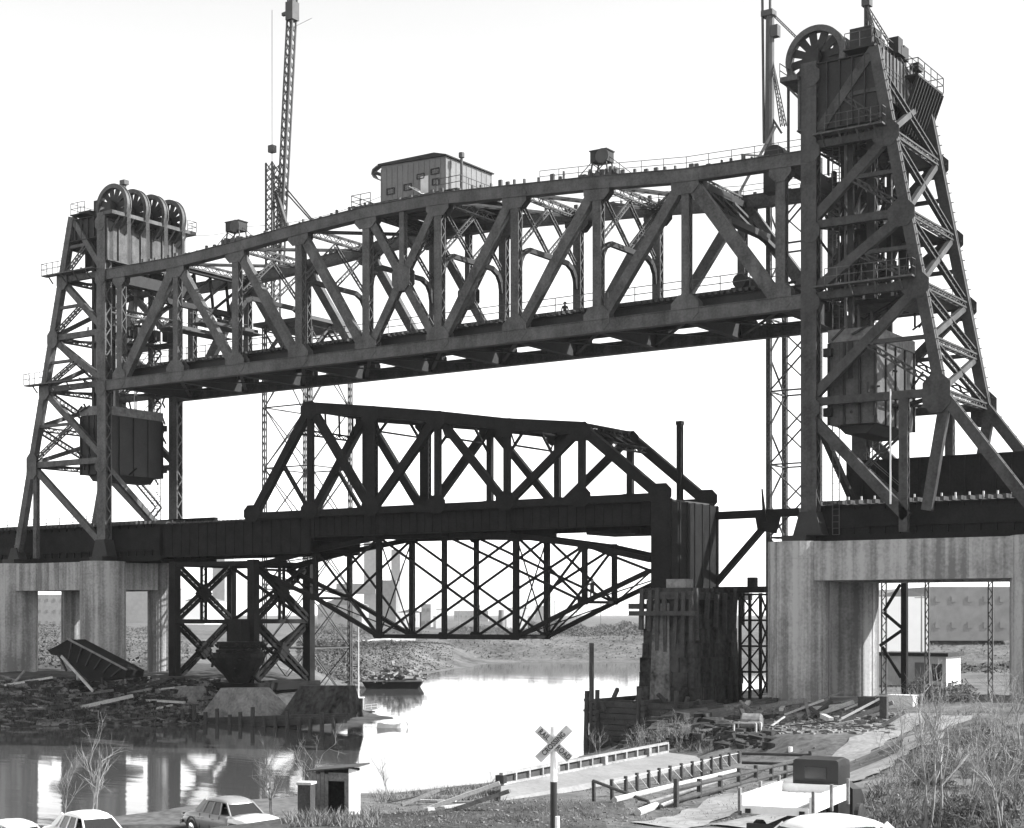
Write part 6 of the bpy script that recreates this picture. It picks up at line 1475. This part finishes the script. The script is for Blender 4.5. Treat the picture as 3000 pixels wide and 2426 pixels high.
# people: two workmen
def person(label, loc, rot, arms, group='workmen on the bridge'):
    J = {'pel': (0,0,.95), 'spine': (0,0,1.15), 'chest': (0,0,1.35), 'neck': (0,0,1.5), 'head': (0,.02,1.62), 'top': (0,.01,1.76),
         'hl': (.1,0,.92), 'kl': (.12,.03,.5), 'al': (.13,-.01,.08), 'tl': (.14,.14,.03), 'hr': (-.1,0,.92), 'kr': (-.12,.02,.5), 'ar': (-.14,-.02,.08), 'tr': (-.15,.13,.03),
         'sl': (.19,0,1.42), 'sr': (-.19,0,1.42)}
    J['el'], J['wl'], J['er'], J['wr'] = arms[0], arms[1], arms[2], arms[3]
    J['fl'] = tuple(V(J['wl']) + (V(J['wl']) - V(J['el'])).normalized() * .13); J['fr'] = tuple(V(J['wr']) + (V(J['wr']) - V(J['er'])).normalized() * .13)
    Rr = {'pel': .15, 'spine': .14, 'chest': .17, 'neck': .06, 'head': .10, 'top': .07, 'hl': .1, 'kl': .065, 'al': .05, 'tl': .04, 'hr': .1, 'kr': .065, 'ar': .05, 'tr': .04, 'sl': .07, 'sr': .07, 'el': .05, 'wl': .035, 'er': .05, 'wr': .035, 'fl': .03, 'fr': .03}
    E = [('pel','spine'),('spine','chest'),('chest','neck'),('neck','head'),('head','top'),('pel','hl'),('hl','kl'),('kl','al'),('al','tl'),('pel','hr'),('hr','kr'),('kr','ar'),('ar','tr'),('chest','sl'),('sl','el'),('el','wl'),('wl','fl'),('chest','sr'),('sr','er'),('er','wr'),('wr','fr')]
    ks = list(J); me = bpy.data.meshes.new('person'); me.from_pydata([J[k] for k in ks], [(ks.index(a), ks.index(b)) for a, b in E], [])
    o = bpy.data.objects.new('person', me); COL.objects.link(o); me.materials.append(CLOTHD)
    sk = o.modifiers.new('skin', 'SKIN')
    for i, k in enumerate(ks): me.skin_vertices[0].data[i].radius = (Rr[k], Rr[k]); me.skin_vertices[0].data[i].use_root = (k == 'pel')
    o.modifiers.new('sub', 'SUBSURF').levels = 1; o.modifiers['sub'].render_levels = 2
    o.location = loc; o.rotation_euler = (0, 0, rot); ORG[o.name] = V((0, 0, 0))
    tag(o, label, 'person', group)
    mb = MB(); mb.lathe((0, .02, 1.70), (0, 0, 1), [(.17, -.01), (.17, .005), (.115, .015), (.11, .07), (.06, .115), (.01, .12)], 16, cap=False); mb.build('hard_hat', DARK, o)
    mb = MB(); mb.lathe((0, .075, 1.62), (0, 0, 1), [(.01, -.1), (.05, -.08), (.068, -.02), (.07, .04), (.05, .075)], 12); mb.build('face', SKIN, o)
    return o
pf = at(1735, 1764, LYs[0]); person('workman in dark clothes standing on the lattice truss with both arms out', (pf.x, LYs[0], pf.z + .02), math.asin(SA) + math.pi, [(.42, .05, 1.25), (.62, .12, 1.08), (-.42, .05, 1.25), (-.6, .12, 1.08)])
pf = at(1655, 930, 5.0); person('workman in dark clothes standing on the deck of the raised span', (pf.x, 5.0, BZ + 1.63), math.asin(SA) + math.pi, [(.27, .02, 1.15), (.26, .12, .92), (-.27, .02, 1.15), (-.24, .14, .94)])
# ------------------------------------------------------------------ air
hm = bpy.data.materials.new('river_haze'); hm.use_nodes = True; hn = hm.node_tree.nodes; hn.clear()
ho = hn.new('ShaderNodeOutputMaterial'); hv = hn.new('ShaderNodeVolumePrincipled'); hv.inputs['Color'].default_value = (.95, .95, .95, 1); hv.inputs['Density'].default_value = 0.00009; hv.inputs['Anisotropy'].default_value = 0.3
hm.node_tree.links.new(hv.outputs[0], ho.inputs['Volume'])
mb = MB(); mb.box(-9500, 9500, -9500, 9500, -3.2, 120)
mb.build('haze', hm, kind='stuff')
S.cycles.volume_step_rate = 10; S.cycles.volume_max_steps = 16
